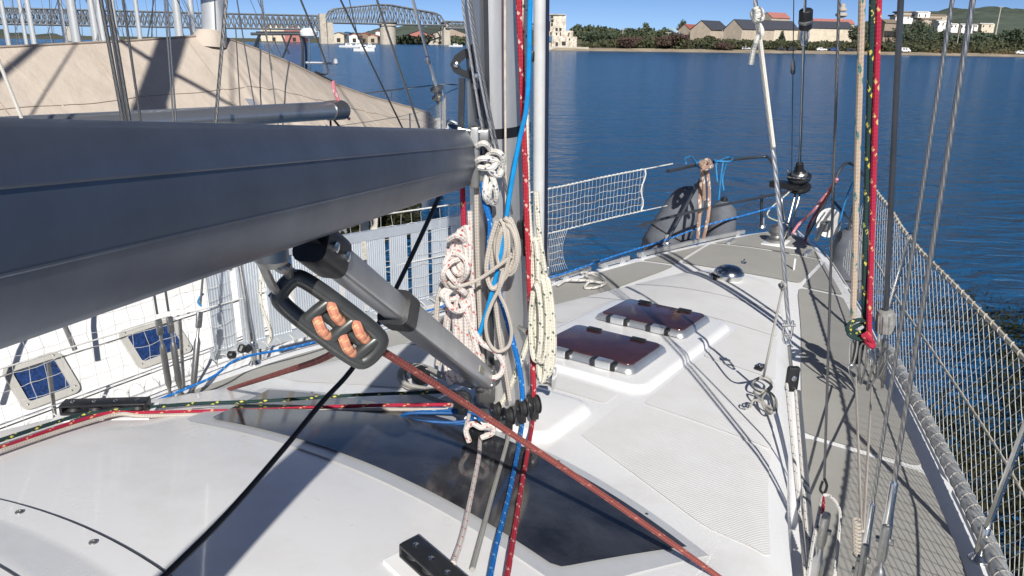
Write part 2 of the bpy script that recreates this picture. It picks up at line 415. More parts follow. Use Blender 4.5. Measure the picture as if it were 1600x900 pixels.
hill('hill', [(480, 60), (560, 52), (600, 44), (640, 39), (720, 38), (800, 42), (860, 48)], 1100, 200)
hill('hill', [(-160, 40), (0, 47), (30, 52), (110, 56), (200, 60)], 900, 150)
def band(name, x0, x1, dy, zt, n, size, m, rz=None, var=.35, label=None, step=8):
    ells = []
    for x in np.arange(x0, x1, step):
        Y = shoreY(x) + dy + rng.uniform(-6, 6); h = (zt(x) if callable(zt) else zt) * rng.uniform(1 - var, 1 + var * .4)
        g = interp(dy, rows); ells.append(((gx(x, Y), Y, g + h * .42), rng.uniform(3.0, 5.0), 4, h * .6))
    o = foliage(name, ells, n, size, m); return tag(o, label, kind='stuff')
band('scrub', 905, 1960, 14, lambda x: interp(x, [(905, 2.2), (960, 4.0), (1200, 3.8), (1330, 3.6), (1400, 2.4), (1960, 2.6)]), 16000, .62, 'scrub', label='low olive scrub along the far bank')
band('scrub', 950, 1960, 34, lambda x: interp(x, [(950, 4.5), (1060, 3.0), (1340, 3.0), (1400, 4.0), (1960, 6)]), 15000, .75, 'scrub', label='taller brush behind the bank scrub')
band('reeds', 1390, 1960, 9, 1.6, 6000, .5, 'reed', label='pale dry reeds by the water')
band('wood', 888, 1075, 110, lambda x: 6.2, 12000, .85, 'wood_green', label='dark green wood on the rise behind the ruined tower', step=6)
band('wood', 1330, 1960, 120, lambda x: interp(x, [(1330, 7), (1400, 5), (1470, 6), (1520, 11), (1960, 13)]), 14000, 1.0, 'tree_dark', label='dark wood below the hill')
def far_tree(px, py, Y, w, h, m, label, pine=False):
    p = aty(px, py, Y); b = Vector((p.x, Y, max(.6, interp(Y - shoreY(px), rows))))
    t = thing('tree', b, label, 'tree', 'single trees on the far bank')
    tm = MB().tube([b, b + Vector((.1, 0, h * .35)), b + Vector((-.1, 0, h * .7))], [.28, .2, .08], 6)
    for k in range(4):
        a = k * 1.7; tm.bar(b + Vector((0, 0, h * (.3 + .08 * k))), b + Vector((math.cos(a) * w * .3, math.sin(a) * w * .3, h * (.55 + .08 * k))), .09, 5, .03)
    tm.build('trunk', 'wood', t)
    if pine: el = [((b.x, b.y, b.z + h * z), w * .5 * (1.05 - z), w * .5 * (1.05 - z), h * .14) for z in (.3, .45, .6, .75, .9)]
    else: el = [((b.x + rng.uniform(-.32, .32) * w, b.y + rng.uniform(-.3, .3) * w, b.z + h * rng.uniform(.35, .78)), w * rng.uniform(.16, .3), w * .25, h * rng.uniform(.16, .27)) for _ in range(9)]
    foliage('crown', el, int(500 + w * 45), .5, m, t); return t
far_tree(985, 66, 331, 11, 5.2, 'tamarisk', 'wide pink flowering tamarisk at the water beside the small jetty block')
far_tree(1052, 72, 337, 15, 6.8, 'tamarisk', 'tall pink tamarisk on the beach below the red gabled shed')
far_tree(1128, 78, 338, 12, 3.4, 'tamarisk', 'low pinkish tamarisk on the sand beside the white van')
far_tree(940, 62, 352, 12, 6.5, 'tree_dark', 'round dark tree right of the ruined tower')
far_tree(922, 62, 355, 9, 5.5, 'tree_dark', 'smaller dark tree close to the ruined tower')
far_tree(1222, 55, 372, 6, 7, 'tree_dark', 'small pointed conifer before the long warehouse', True)
far_tree(1010, 36, 470, 6, 9, 'wood_green', 'thin tree standing above the wood on the skyline')
far_tree(1066, 42, 450, 9, 11, 'wood_green', 'leafy tree above the blue slide on the skyline')
far_tree(1418, 52, 400, 15, 12, 'tree_dark', 'broad dark tree in front of the brown industrial hall')
far_tree(1440, 50, 405, 17, 13, 'tree_dark', 'largest dark tree below the white houses')
far_tree(1345, 50, 395, 12, 11, 'tree_dark', 'dark tree at the end of the tan warehouse')
far_tree(1290, 30, 520, 16, 9, 'tree_dark', 'umbrella shaped tree behind the tan warehouse')
far_tree(1480, 50, 410, 12, 8, 'wood_green', 'green tree under the white terraces')
far_tree(1100, 58, 355, 8, 5, 'scrub', 'olive bush in front of the gabled shed')
# ---- buildings on the bank
def bmat(name, c, c2=None): mat(name, c, .85, 0, .1, .6, c2=c2, thresh=(.45, .62) if c2 else None)
bmat('ruin_wall', (.66, .61, .52), (.36, .31, .25)); bmat('tan_wall', (.47, .40, .32)); bmat('cream_wall', (.62, .55, .44)); bmat('white_wall', (.78, .77, .74)); bmat('brown_wall', (.36, .29, .23))
bmat('roof_dark', (.050, .055, .075)); bmat('roof_red', (.34, .10, .08)); bmat('roof_pink', (.42, .17, .15)); bmat('roof_brown', (.24, .19, .14)); bmat('opening', (.03, .03, .035)); bmat('blue_paint', (.06, .15, .28)); bmat('pier_stone', (.50, .45, .38), (.38, .34, .28)); bmat('concrete', (.45, .42, .37))
bmat('truss_steel', (.17, .185, .20))
def quad_box(m, a, b, depth, z0, z1):        # wall block between two ground points, going back by depth
    a = Vector(a); b = Vector(b); n = Vector((-(b - a).y, (b - a).x, 0)).normalized()
    if n.y < 0: n = -n
    m.prism([Vector((p.x, p.y, z0)) for p in (a, b, b + n * depth, a + n * depth)], (0, 0, z1 - z0)); return n
def block(root, name, x0, x1, yt, yb, Y, depth, m):
    a = aty(x0, yb, Y); b = aty(x1, yb, Y); mb = MB(); quad_box(mb, a, b, depth, min(a.z, b.z), aty((x0 + x1) / 2, yt, Y).z); return mb.build(name, m, root)
def opening(root, x0, x1, y0, y1, Y, m='opening', name='window'):
    a = aty(x0, y1, Y - .25); b = aty(x1, y0, Y - .25); mb = MB(); c = (a + b) / 2
    mb.box(c, ((b.x - a.x) / 2, 0, 0), (0, .22, 0), (0, 0, abs(b.z - a.z) / 2)); return mb.build(name, m, root)
Y0 = 336
t = thing('ruined_tower', aty(872, 72, Y0), 'derelict pale concrete tower with empty windows at the water', 'building')
block(t, 'tower_wall', 859, 883, 23, 73, Y0, 7, 'ruin_wall'); block(t, 'roof_slab', 857.5, 884, 21.6, 23, Y0 - .6, 8.5, 'concrete')
block(t, 'wing_wall', 883, 895, 48, 73, Y0 + 1, 6, 'ruin_wall'); block(t, 'wing_wall', 862, 901, 57, 74, Y0 - 2.5, 2.2, 'ruin_wall'); block(t, 'wing_wall', 842, 859, 33, 73, Y0 + 3, 6, 'concrete'); block(t, 'wing_wall', 842, 863, 49, 74, Y0 - 1, 3, 'ruin_wall')
for (x0, x1, y0, y1) in ((868, 871.5, 43.5, 47.5), (874, 877.5, 43.5, 47.5), (868.5, 871, 51, 54), (875, 876.5, 50, 55), (861, 864.5, 24.5, 27.5), (861, 865, 30, 34), (861, 864, 36, 40), (888, 890, 51, 54)): opening(t, x0, x1, y0, y1, Y0)
for (x0, x1, y0, y1) in ((855, 857, 50, 54), (860, 862, 50, 54)): opening(t, x0, x1, y0, y1, Y0 - 1)
for (x0, x1, y0, y1) in ((868, 872, 66, 71), (878, 884, 65, 70), (889, 891, 60, 62)): opening(t, x0, x1, y0, y1, Y0 - 2.5)
opening(t, 853, 865, 56.5, 65, Y0 - 1.2, 'blue_paint', 'door')
mb = MB(); a = aty(838, 76, Y0 - 10); b = aty(920, 77, Y0 - 10); quad_box(mb, a, b, 5, 0.02, 1.5)
tag(mb.build('quay_wall', 'concrete'), 'low concrete quay wall below the ruined tower', 'quay')
def warehouse(x0, xg, x1, yp, ye, yb, Y, wallm, roofm, label, doors=0, over=.5):
    A = aty(x0, yb, Y + 8); B = aty(xg, yb, Y); C = aty(x1, yb, Y + 10)
    zb = min(A.z, B.z, C.z) - 3; ze = aty(xg, ye, Y).z; zp = aty((x0 + xg) / 2, yp, Y + 4).z
    t = thing('warehouse', Vector((B.x, B.y, zb)), label, 'warehouse')
    A.z = B.z = C.z = zb; D = A + C - B; up = Vector((0, 0, 1)); mid = (A + B) / 2; midb = (D + C) / 2
    w = MB(); w.prism([A, B, B + up * (ze - zb), mid + up * (zp - zb), A + up * (ze - zb)], (C - B)); w.build('wall', wallm, t)
    for P, Q, P2, Q2 in ((B, C, mid, midb), (A, D, mid, midb)):
        e = (P - mid).normalized() * over; r = MB()
        ridge0 = mid + up * (zp - zb + .25); ridge1 = midb + up * (zp - zb + .25)
        e0 = P + up * (ze - zb + .05) + e; e1 = Q + up * (ze - zb + .05) + e
        r.prism([e0, e1, ridge1, ridge0], (0, 0, .25)); r.build('roof', roofm, t)
    dn = (C - B).normalized(); nn = Vector((dn.y, -dn.x, 0)); nn = nn if nn.y < 0 else -nn
    for k in range(doors):
        c = lerp(B, C, (k + .5) / doors) + nn * .12; mb = MB(); mb.box(c + up * (1 + 3), dn * 1.3, nn * .1, up * 1.5); mb.build('door', 'opening', t)
    return t
warehouse(1057, 1079, 1100, 39, 49, 58, 395, 'tan_wall', 'roof_red', 'small gabled shed with dark red roof beside the blue slide')
warehouse(1078, 1109, 1138, 33, 47, 58, 385, 'tan_wall', 'roof_dark', 'gabled warehouse between the red shed and the big one')
warehouse(1130, 1158, 1209, 31.5, 46, 60, 375, 'tan_wall', 'roof_dark', 'largest gabled warehouse with dark slate roof', 0)
warehouse(1183, 1204, 1246, 33, 46, 58, 395, 'cream_wall', 'roof_dark', 'cream walled dark roofed warehouse below the red roofed hall')
warehouse(1187, 1204, 1233, 20, 28, 42, 470, 'tan_wall', 'roof_pink', 'upper hall with bright red roof on the rise')
warehouse(1246, 1264, 1332, 34, 44, 56, 400, 'cream_wall', 'roof_dark', 'long low tan warehouse beyond the furled forestay', 0)
warehouse(1256, 1266, 1334, 30, 36, 46, 440, 'tan_wall', 'roof_pink', 'long red tiled roof behind the tan warehouse')
warehouse(1365, 1380, 1402, 31, 36, 56, 405, 'brown_wall', 'roof_brown', 'brown industrial hall with tall openings', 5)
t = thing('observation_tower', aty(1313, 34, 460), 'stubby concrete water tower with two wide rings', 'tower')
c = aty(1313, 36, 460)
MB().lathe(c - Vector((0, 0, 4)), (0, 0, 1), [(1.6, 0), (1.4, 7)], 12).build('shaft', 'concrete', t)
for z, r in ((5.2, 3.3), (8.0, 2.6)): MB().lathe(c + Vector((0, 0, z - 2)), (0, 0, 1), [(r * .6, 0), (r, .7), (r, 1.9), (r * .8, 2.3)], 14).build('ring', 'concrete', t)
MB().lathe(c + Vector((0, 0, 8.2)), (0, 0, 1), [(1.5, 0), (1.5, 2.0), (1, 2.3)], 12).build('cap', 'concrete', t)
def house(x0, x1, yt, yb, Y, label, wins, m='white_wall', roof=None):
    t = thing('house', aty((x0 + x1) / 2, yb, Y), label, 'house'); block(t, 'wall', x0, x1, yt, yb + 6, Y, 9, m)
    a = aty(x0 - .6, yt, Y - .5); b = aty(x1 + .6, yt, Y - .5); mb = MB(); z = a.z; quad_box(mb, a, b, 10, z, z + (.4 if not roof else 1.0)); mb.build('roof', roof or 'white_wall', t)
    for k in range(wins):
        xc = x0 + (x1 - x0) * (k + .5) / wins; opening(t, xc - .9, xc + .9, yt + (yb - yt) * .3, yt + (yb - yt) * .62, Y)
    return t
house(1432, 1451, 18.5, 31, 560, 'tall white block on the hillside above the trees', 2)
house(1398, 1432, 25, 31, 565, 'long white wing left of the tall white block', 4, roof='roof_brown')
house(1405, 1432, 19.5, 24, 590, 'grey roofed hall behind the white wing', 0, 'concrete', 'roof_brown')
house(1451, 1478, 24.5, 34, 575, 'brown roofed house right of the tall white block', 2, 'tan_wall', 'roof_brown')
house(1440, 1470, 30, 36, 540, 'wide brown roof below the tall white block', 0, 'tan_wall', 'roof_brown')
for i, (x0, x1, yt, yb, l) in enumerate(((1464, 1477, 32, 44, 'white villa at the left end of the terrace row'), (1477, 1484, 35, 44, 'narrow white villa in the terrace row'), (1485, 1496, 37.5, 45, 'low white villa mid terrace row'), (1501, 1511, 38, 46, 'white villa with flat roof between the two shroud wires'), (1514, 1519, 39, 46, 'tiny white villa past the thick shroud wire'), (1521, 1527, 39.5, 43, 'smallest white villa at the end of the row'), (1532, 1552, 37, 45, 'cream villa beside the tall lattice pole'))): house(x0, x1, yt, yb, 520, l, 2, 'white_wall' if i < 6 else 'cream_wall')
def pole(x, yt, yb, Y, r, label, arm=True):
    a = aty(x, yb, Y); b = aty(x, yt, Y); a.z -= 3; t = thing('utility_pole', a, label, 'pole'); MB().bar(a, Vector((a.x, a.y, b.z)), r, 6, r * .6).build('post', 'concrete', t)
    if arm: mb = MB(); mb.box(Vector((a.x, a.y, b.z - .3)), (1.3, 0, 0), (0, .1, 0), (0, 0, .12)); mb.build('crossarm', 'concrete', t)
pole(1555, 10, 56, 500, .5, 'tall pale lattice pole on the right hillside'); pole(1497, 41, 60, 380, .2, 'thin pole below the white terraces', False); pole(973 - 0, 42, 55, 420, .28, 'pale post standing before the wood', False); pole(1043.5, 50, 63, 350, .16, 'lamp post beside the pink tamarisk'); pole(1127.5, 47, 60, 352, .2, 'post before the largest warehouse gable', False)
mb = MB(); mb.tube(catmull([aty(1047, 46, 380), aty(1053, 48, 378), aty(1059, 53, 376), aty(1061, 60, 374)], 5), 1.0, 8); mat('slide_blue', (.35, .5, .62), .4); tag(mb.build('water_slide', 'slide_blue'), 'pale blue curved slide by the red shed', 'slide')
def car(px, py, Y, L, m, label, van=False, face=1):
    p = aty(px, py, Y); b = Vector((p.x, p.y, interp(Y - shoreY(px), rows) + .05)); t = thing('parked_car', b, label, 'car', 'cars parked on the far bank')
    X = Vector((face, 0, 0)); Yv = Vector((0, 1, 0)); Z = Vector((0, 0, 1)); h = L / 2
    if van: pr = [(-h, .35), (h, .35), (h, .95), (h * .8, 1.1), (h * .5, 1.85), (-h * .95, 1.95), (-h, 1.8)]
    else: pr = [(-h, .35), (h, .35), (h, .75), (h * .9, .9), (h * .45, 1.0), (h * .12, 1.48), (-h * .55, 1.5), (-h * .9, 1.0), (-h, .9)]
    mb = MB(); mb.prism([b + X * x + Z * z - Yv * .85 for x, z in pr], Yv * 1.7); mb.build('body', m, t)
    wz = (1.12, 1.65) if van else (1.0, 1.38)
    for sx in ((-.5, -.06), (0.0, .36)):
        mb = MB(); mb.prism([b + X * (h * sx[0]) + Z * wz[0] - Yv * .87, b + X * (h * sx[1]) + Z * wz[0] - Yv * .87, b + X * (h * (sx[1] - .12)) + Z * wz[1] - Yv * .87, b + X * (h * sx[0]) + Z * wz[1] - Yv * .87], Yv * .05); mb.build('window', 'smoked_glass', t)
    for sx in (-.6, .62):
        for sy in (-.8, .8): MB().lathe(b + X * (h * sx) + Yv * (sy - .1) + Z * .32, (0, 1, 0), [(.2, 0), (.33, .03), (.33, .2), (.2, .23)], 10).build('wheel', 'black_rubber', t)
mat('car_white', (.75, .75, .75), .25, 0, .03); mat('car_blue', (.02, .06, .22), .25, 0, .03); mat('car_dark', (.02, .022, .03), .25)
for a in ((1283, 80, 341, 4.4, 'car_white', 'white parked car beside a blue one on the far bank'), (1303, 80, 341, 4.0, 'car_blue', 'blue parked car right of a white one'), (1328, 81, 341, 4.4, 'car_dark', 'dark car parked behind the beige halyard'), (1413, 81, 338, 4.6, 'car_white', 'white van parked right of the dark grey stay', True), (1594, 86, 329, 4.6, 'car_white', 'white car at the reeds near the end of the beach'), (1113, 63, 358, 4.8, 'car_white', 'white van among the scrub below the warehouses', True), (1165, 79, 342, 3.6, 'car_white', 'white car half hidden behind the low tamarisk'), (1220, 79, 342, 4.2, 'car_dark', 'dark car in the brush left of the furled forestay'), (1237, 79, 341, 4.0, 'car_dark', 'dark car next to the thin wire stay'), (1096, 74, 340, 3.6, 'car_dark', 'dark car beside the tall pink tamarisk')): car(*a)
# ---- railway swing bridge
def bpt(x, z):                              # point of the bridge line seen in photo column x, height z
    Y = interp(x, [(-200, 478), (0, 500), (500, 575), (690, 622), (900, 680)]); p = aty(x, 60, Y); return Vector((p.x, p.y, z))
br = thing('swing_bridge', bpt(605, 0), 'steel truss railway swing bridge on pale stone piers', 'bridge')
ZT = 20.6; ZB = 9.6
def truss(name, x0, x1, npan, zb, zt, lattice, wid=7):
    m = MB(); d = (bpt(x1, 0) - bpt(x0, 0)).normalized(); nrm = Vector((-d.y, d.x, 0)) * wid
    tops = []
    for side in (0, 1):
        o = nrm * side; B = []; T = []
        for i in range(npan + 1):
            x = lerp(x0, x1, i / npan); B.append(bpt(x, zb) + o); T.append(bpt(x, zt(i / npan)) + o)
        for i in range(npan):
            m.bar(B[i], B[i + 1], .65, 4); m.bar(T[i], T[i + 1], .62, 4)
            if lattice: m.bar(B[i], T[i + 1], .36, 4); m.bar(T[i], B[i + 1], .36, 4)
            else:
                if i < npan / 2: m.bar(B[i], T[i + 1], .46, 4)
                else: m.bar(T[i], B[i + 1], .46, 4)
        for i in range(npan + 1): m.bar(B[i], T[i], .34, 4)
        tops.append((B, T))
    for i in range(npan + 1): m.bar(tops[0][0][i], tops[1][0][i], .35, 4); m.bar(tops[0][1][i], tops[1][1][i], .25, 4)
    return m.build(name, 'truss_steel', br)
for x0, x1 in ((-130, 105), (108, 330), (333, 508)): truss('girder_span', x0, x1, 26 if x1 < 340 else 20, ZB, lambda t: ZB + 9.5, True); 
truss('girder_span', 697, 860, 14, ZB + 3, lambda t: ZB + 8, True)
truss('swing_span', 511, 697, 22, ZB + 5, lambda t: ZB + 5 + (0.6 if t in (0, 1) else interp(t, [(0, 3), (.06, 9.3), (.45, 13.6), (.55, 13.6), (.94, 8.6), (1, 3)])), False)
for x in (505, 516): MB().lathe(bpt(x, -1), (0, 0, 1), [(3.4, 0), (3.0, ZB + (12 if x == 505 else 6))], 4, ref=Vector((.3, 1, 0))).build('pier', 'pier_stone', br)
for x in (107, 331): MB().lathe(bpt(x, -1), (0, 0, 1), [(3.4, 0), (2.8, ZB)], 4, ref=Vector((.3, 1, 0))).build('pier', 'pier_stone', br)
MB().lathe(bpt(605, -1) + Vector((0, 4, 0)), (0, 0, 1), [(6.2, 0), (6.0, 14), (6.9, 14.4), (6.9, 15.6), (5, 15.8)], 24).build('pivot_pier', 'pier_stone', br)
mb = MB(); mb.lathe(bpt(605, 14.9) + Vector((0, 4, 0)), (0, 0, 1), [(5, 0), (7.5, .7), (7.5, 1.6)], 20); mb.build('turntable', 'truss_steel', br)
MB().lathe(bpt(696, -1) + Vector((0, 4, 0)), (0, 0, 1), [(4.0, 0), (3.4, ZB + 9)], 4, ref=Vector((.3, 1, 0))).build('pier', 'pier_stone', br)
m = MB(); m.prism([bpt(690, 0) + Vector((-12, 12, 0)), bpt(690, 14) + Vector((-1, 12, 0)), bpt(690, 14) + Vector((2, 12, 0)), bpt(690, 0) + Vector((2, 12, 0))], (0, 6, 0)); m.build('abutment', 'pier_stone', br)
# low town shore behind the bridge
m = MB(); m.grid(lambda x, r: Vector((gx(x, 640 + r * 120), 640 + r * 130 - (20 if r == 0 else 0), [-.5, 1.2, 3][r])), list(range(-300, 900, 40)), [0, 1, 2]); tag(m.build('town_bank', 'land'), kind='structure')
def shed(x0, x1, yt, yb, Y, wall, roof, label, cat='building'):
    t = thing('shore_building', aty((x0 + x1) / 2, yb, Y), label, cat); a = aty(x0, yb, Y); b = aty(x1, yb, Y); z1 = aty(x0, yt, Y).z; zp = z1 + (x1 - x0) * Y / FPX * .16
    w = MB(); w.prism([Vector((a.x, Y, -1)), Vector((b.x, Y, -1)), Vector((b.x, Y, z1)), Vector(((a.x + b.x) / 2, Y, zp)), Vector((a.x, Y, z1))], (0, 14, 0)); w.build('wall', wall, t)
    for s in (0, 1):
        P = Vector((a.x - .5 if s == 0 else b.x + .5, Y - .6, z1)); Q = Vector(((a.x + b.x) / 2, Y - .6, zp + .15)); r = MB(); r.prism([P, P + Vector((0, 0, .4)), Q + Vector((0, 0, .4)), Q], (0, 15, 0)); r.build('roof', roof, t)
    mb = MB(); mb.box(Vector(((a.x + b.x) / 2, Y - .1, 2.5)), (1.5, 0, 0), (0, .1, 0), (0, 0, 1.6)); mb.build('door', 'opening', t)
for a in ((521, 538, 54, 69, 660, 'cream_wall', 'roof_brown', 'cream hangar beside the bridge pier'), (537, 546, 52, 62, 690, 'blue_paint', 'blue_paint', 'blue shed behind the cream hangar'), (546, 562, 56, 68, 680, 'white_wall', 'roof_pink', 'pale boathouse with pink roof under the swing span'), (562, 576, 54, 66, 700, 'roof_brown', 'roof_red', 'brown house with red roof under the swing span'), (575, 590, 57, 68, 690, 'tan_wall', 'roof_pink', 'low house next to the round pier'), (587, 594, 50, 56, 760, 'white_wall', 'roof_red', 'small white house above the moored boats'), (505 - 60, 505 - 30, 46, 64, 700, 'roof_pink', 'white_wall', 'pinkish hall left of the bridge pier'), (408, 448, 44, 60, 720, 'cream_wall', 'concrete', 'wide cream hall behind the bridge girder'), (635, 676, 55, 62, 720, 'roof_pink', 'roof_dark', 'long pink hall right of the round pier'), (676, 730, 53, 60, 780, 'brown_wall', 'roof_dark', 'long dark roofed shed beyond the abutment')): shed(*a)
foliage_o = foliage('bank_trees', [((gx(x, 640) + rng.uniform(-3, 3), 640 + rng.uniform(-8, 8), 3.0), 5, 4, rng.uniform(2.5, 5)) for x in list(range(622, 780, 5))], 5000, 1.1, 'wood_green'); tag(foliage_o, 'dark trees lining the bank past the round pier', kind='stuff')
def motorboat(px, py, L, label, cabin=True, col='white_plastic'):
    p = at(px, py, CZ); t = thing('motorboat', Vector((p.x, p.y, 0)), label, 'boat', 'small boats moored off the bridge'); h = L / 2; X = Vector((1, .15, 0)).normalized(); N = Vector((-X.y, X.x, 0)); Z = Vector((0, 0, 1)); m = MB()
    b = len(m.v)
    st = [(-1, .32, .75), (-.4, .36, .75), (.3, .34, .85), (.75, .2, 1.0), (1, .01, 1.15)]
    m.grid(lambda i, j: p + X * (h * st[i][0]) + N * (h * st[i][1] * (-1, -.8, 0, .8, 1)[j]) + Z * ((st[i][2], .0, -.25, .0, st[i][2])[j]), list(range(5)), list(range(5))); m.grid(lambda i, j: p + X * (h * st[i][0]) + N * (h * st[i][1] * (-1, 1)[j]) + Z * (st[i][2] - .02), list(range(5)), [0, 1]); m.build('hull', col, t)
    if cabin:
        mb = MB(); mb.prism([p + X * (h * x) + Z * z - N * .8 for x, z in ((-.35, .7), (.4, .8), (.2, 1.7), (-.3, 1.75))], N * 1.6); mb.build('cabin', col, t)
        mb = MB(); mb.prism([p + X * (h * x) + Z * z - N * .83 for x, z in ((-.22, 1.15), (.22, 1.15), (.14, 1.55), (-.22, 1.55))], N * 1.66); mb.build('window', 'smoked_glass', t)
for a in ((569, 80, 6, 'white motorboat anchored nearest before the bridge'), (545, 74, 8, 'white cabin boat moored left below the swing span'), (560, 73.5, 7, 'second white cabin boat below the swing span'), (578, 74, 5, 'small white boat near the round pier'), (712, 73, 8, 'white boat moored by the abutment bank')): motorboat(*a)
# ================================================================== neighbouring boats and marina
def ext(a, b, t): return a + (b - a) * t
def hull_mesh(P, F, S, Lf, La, half, z1, n=14):
    m = MB(); pts = []
    def hb(s): return half * (1 - max(0, (s - .35) / .65) ** 2.2) * (1 - .25 * max(0, (-s - .2)) ** 1.5) if s < 1 else 0.01
    us = [lerp(-1, 1, i / n) for i in range(n + 1)]
    def p(u, j):
        L = Lf if u > 0 else La; b = max(.015, hb(u)); z = z1 + .28 * max(0, u) ** 2
        jj = [(-1, z), (-.96, z * .5), (-.8, .0), (0, -.45), (.8, .0), (.96, z * .5), (1, z)][j]
        return P + F * (u * L + (.0 if u < .9 else -.25 * (1 - jj[1] / z if z else 0) * (u - .9) * 10)) + S * (b * jj[0]) + Vector((0, 0, jj[1]))
    m.grid(p, us, list(range(7)))
    d = MB(); d.grid(lambda u, j: P + F * (u * (Lf if u > 0 else La)) + S * (max(.015, hb(u)) * (-1, -.5, 0, .5, 1)[j]) + Vector((0, 0, z1 + .28 * max(0, u) ** 2 - .02 + (.04, .07, .09, .07, .04)[j] - .05)), us, list(range(5)))
    b = len(m.v); m.v += [p(-1, j) for j in range(7)]; m.face([b + j for j in range(7)])
    return m, d
mat('mast_pale', (.62, .63, .62), .35, .5, .06); mat('sail_blue', (.02, .05, .20), .8, 0, .2, 3); mat('sail_cover_grey', (.52, .49, .44), .85, 0, .1, 3)
def sailboat(px, Y, mat_cover, label, top=11, hz=1.15, mr=.09, jib=None, rake=0.0, stays=True, Lf=4.2):
    p = aty(px, 60, Y); P = Vector((p.x, p.y, 0)); t = thing('moored_sailboat', P, label, 'sailboat', 'sailboats moored in the marina behind the covered yacht')
    h, d = hull_mesh(P, BF, BS, Lf, 4.8, 1.6, hz); h.build('hull', 'gelcoat_old', t); d.build('deck', 'gelcoat_old', t)
    mb = MB(); mb.sweep([(-.9, 0), (.9, 0), (.75, .42), (-.75, .42)], [P + BF * (-2.4) + Vector((0, 0, hz)), P + BF * 1.4 + Vector((0, 0, hz + .02))], BS); mb.build('cabin', 'gelcoat', t)
    mz = P + Vector((0, 0, hz + .3)); mtop = P + Vector((rake, 0, top)); ax = frame_of(mtop - mz)
    MB().tube([mz, mtop], [mr, mr * .8], 10, flat=1.35).build('mast', 'mast_pale', t)
    mb = MB(); mb.bar(mz + Vector((0, 0, .75)), mz + Vector((0, 0, .85)) - BF * 3.6, .07); mb.build('boom', 'anodised', t)
    if mat_cover:
        mb = MB(); b0 = mz + Vector((0, 0, .98)); mb.tube([b0 - BF * .12, b0 - BF * .5, b0 - BF * 1.8, b0 - BF * 3.2, b0 - BF * 3.6], [.10, .22, .18, .12, .06], 10, flat=1.4); mb.build('sail_cover', mat_cover, t)
    bow = P + BF * Lf + Vector((0, 0, hz + .3))
    MB().bar(bow, mtop, .035 if jib else .012, 6).build('forestay', jib or 'wire', t)
    if stays:
        for s in (-1, 1): MB().bar(P + BS * (1.45 * s) + Vector((0, 0, hz)), P + Vector((0, 0, top * .97)), .010, 5).build('shroud', 'wire', t)
        for s in (-1, 1):
            sp = P + Vector((0, 0, top * .55)); MB().bar(sp, sp + BS * (.9 * s), .03, 6, .02).build('spreader', 'mast_pale', t)
    MB().bar(P - BF * 4.7 + Vector((0, 0, hz)), mtop, .010, 5).build('backstay', 'wire', t)
    pr = MB(); q0 = bow - BF * 1.1
    pr.tube(catmull([q0 + BS * .55, q0 + BS * .5 + Vector((0, 0, .6)), bow + Vector((0, 0, .62)), q0 - BS * .5 + Vector((0, 0, .6)), q0 - BS * .55], 4), .014, 6); pr.build('pulpit', 'stainless', t)
    return t
for a in ((119, 20, 'sail_cover_grey', 'moored sailboat with a broad pale mast left of the railing wires'), (150, 27, None, 'bare moored sailboat whose mast stands second among the pale masts'), (161, 24, 'sail_blue', 'moored sailboat with blue sail cover and slim mast'), (182, 31, 'sail_cover_grey', 'moored sailboat with a grey sail cover bundle'), (219, 40, 'sail_blue', 'far moored sailboat with long blue boom cover'), (281, 23, None, 'moored sailboat whose mast leans beside the covered yacht mast'), (303, 30, 'sail_cover_grey', 'moored sailboat directly left of the covered yacht mast'), (102, 44, 'sail_cover_grey', 'distant sailboat with thin mast below the lattice girder'), (40, 48, None, 'distant bare sailboat near the wooded point'), (12, 38, 'sail_cover_grey', 'moored sailboat at the outer end of the row')): sailboat(*a)
sailboat(52, 26, None, 'moored sailboat with a furled blue jib on its forestay', jib='sail_blue', top=10, Lf=3.0, mr=.07)
# boat with the black stern arch, beyond the covered yacht
p = aty(395, 60, 26); P = Vector((p.x, p.y, 0)); t = thing('arch_yacht', P, 'low white yacht carrying a black stern arch with panel', 'yacht')
h, d = hull_mesh(P - BF * 3, BF, BS, 5.2, 4.0, 1.6, 1.0); h.build('hull', 'gelcoat_old', t); d.build('deck', 'gelcoat_old', t)
Yq = 25
for xa, xb in ((397, 404), (472, 473)):
    mb = MB(); mb.tube(catmull([aty(xa, 118, Yq), aty(xa + 1, 75, Yq), aty(xb - (4 if xa > 450 else -2), 54, Yq)], 5), .045, 8); mb.build('arch_leg', 'dark_tube', t)
    mb = MB(); mb.tube(catmull([aty(xa + 6, 118, Yq + 1.6), aty(xa + 6, 78, Yq + 1.6), aty(xb, 54, Yq + 1.6)], 5), .04, 8); mb.build('arch_leg', 'dark_tube', t)
for q in (0, 1.6): MB().bar(aty(392, 53, Yq + q), aty(470, 53, Yq + q), .045, 8).build('arch_bar', 'dark_tube', t)
mb = MB(); a, b = aty(400, 51.5, Yq), aty(468, 51.5, Yq); mb.box((a + b) / 2 + Vector((0, .8, .03)), (b - a) / 2, (0, .8, 0), (0, 0, .02)); mb.build('solar_panel', 'smoked_glass', t)
for q in ((440, 53, 452, 85), (456, 53, 442, 90)): MB().bar(aty(q[0], q[1], Yq), aty(q[2], q[3], Yq), .03, 6).build('brace', 'dark_tube', t)
MB().lathe(aty(483, 59, Yq), (0, 0, 1), [(.1, 0), (.26, .06), (.28, .18), (.2, .27), (.05, .3)], 14).build('radar_dome', 'white_plastic', t)
MB().bar(aty(484, 120, Yq), aty(483, 58, Yq), .035, 8).build('radar_post', 'stainless', t)
MB().bar(aty(478, 98, Yq), aty(520, 99, Yq), .04, 6).build('davit', 'bright_alu', t)
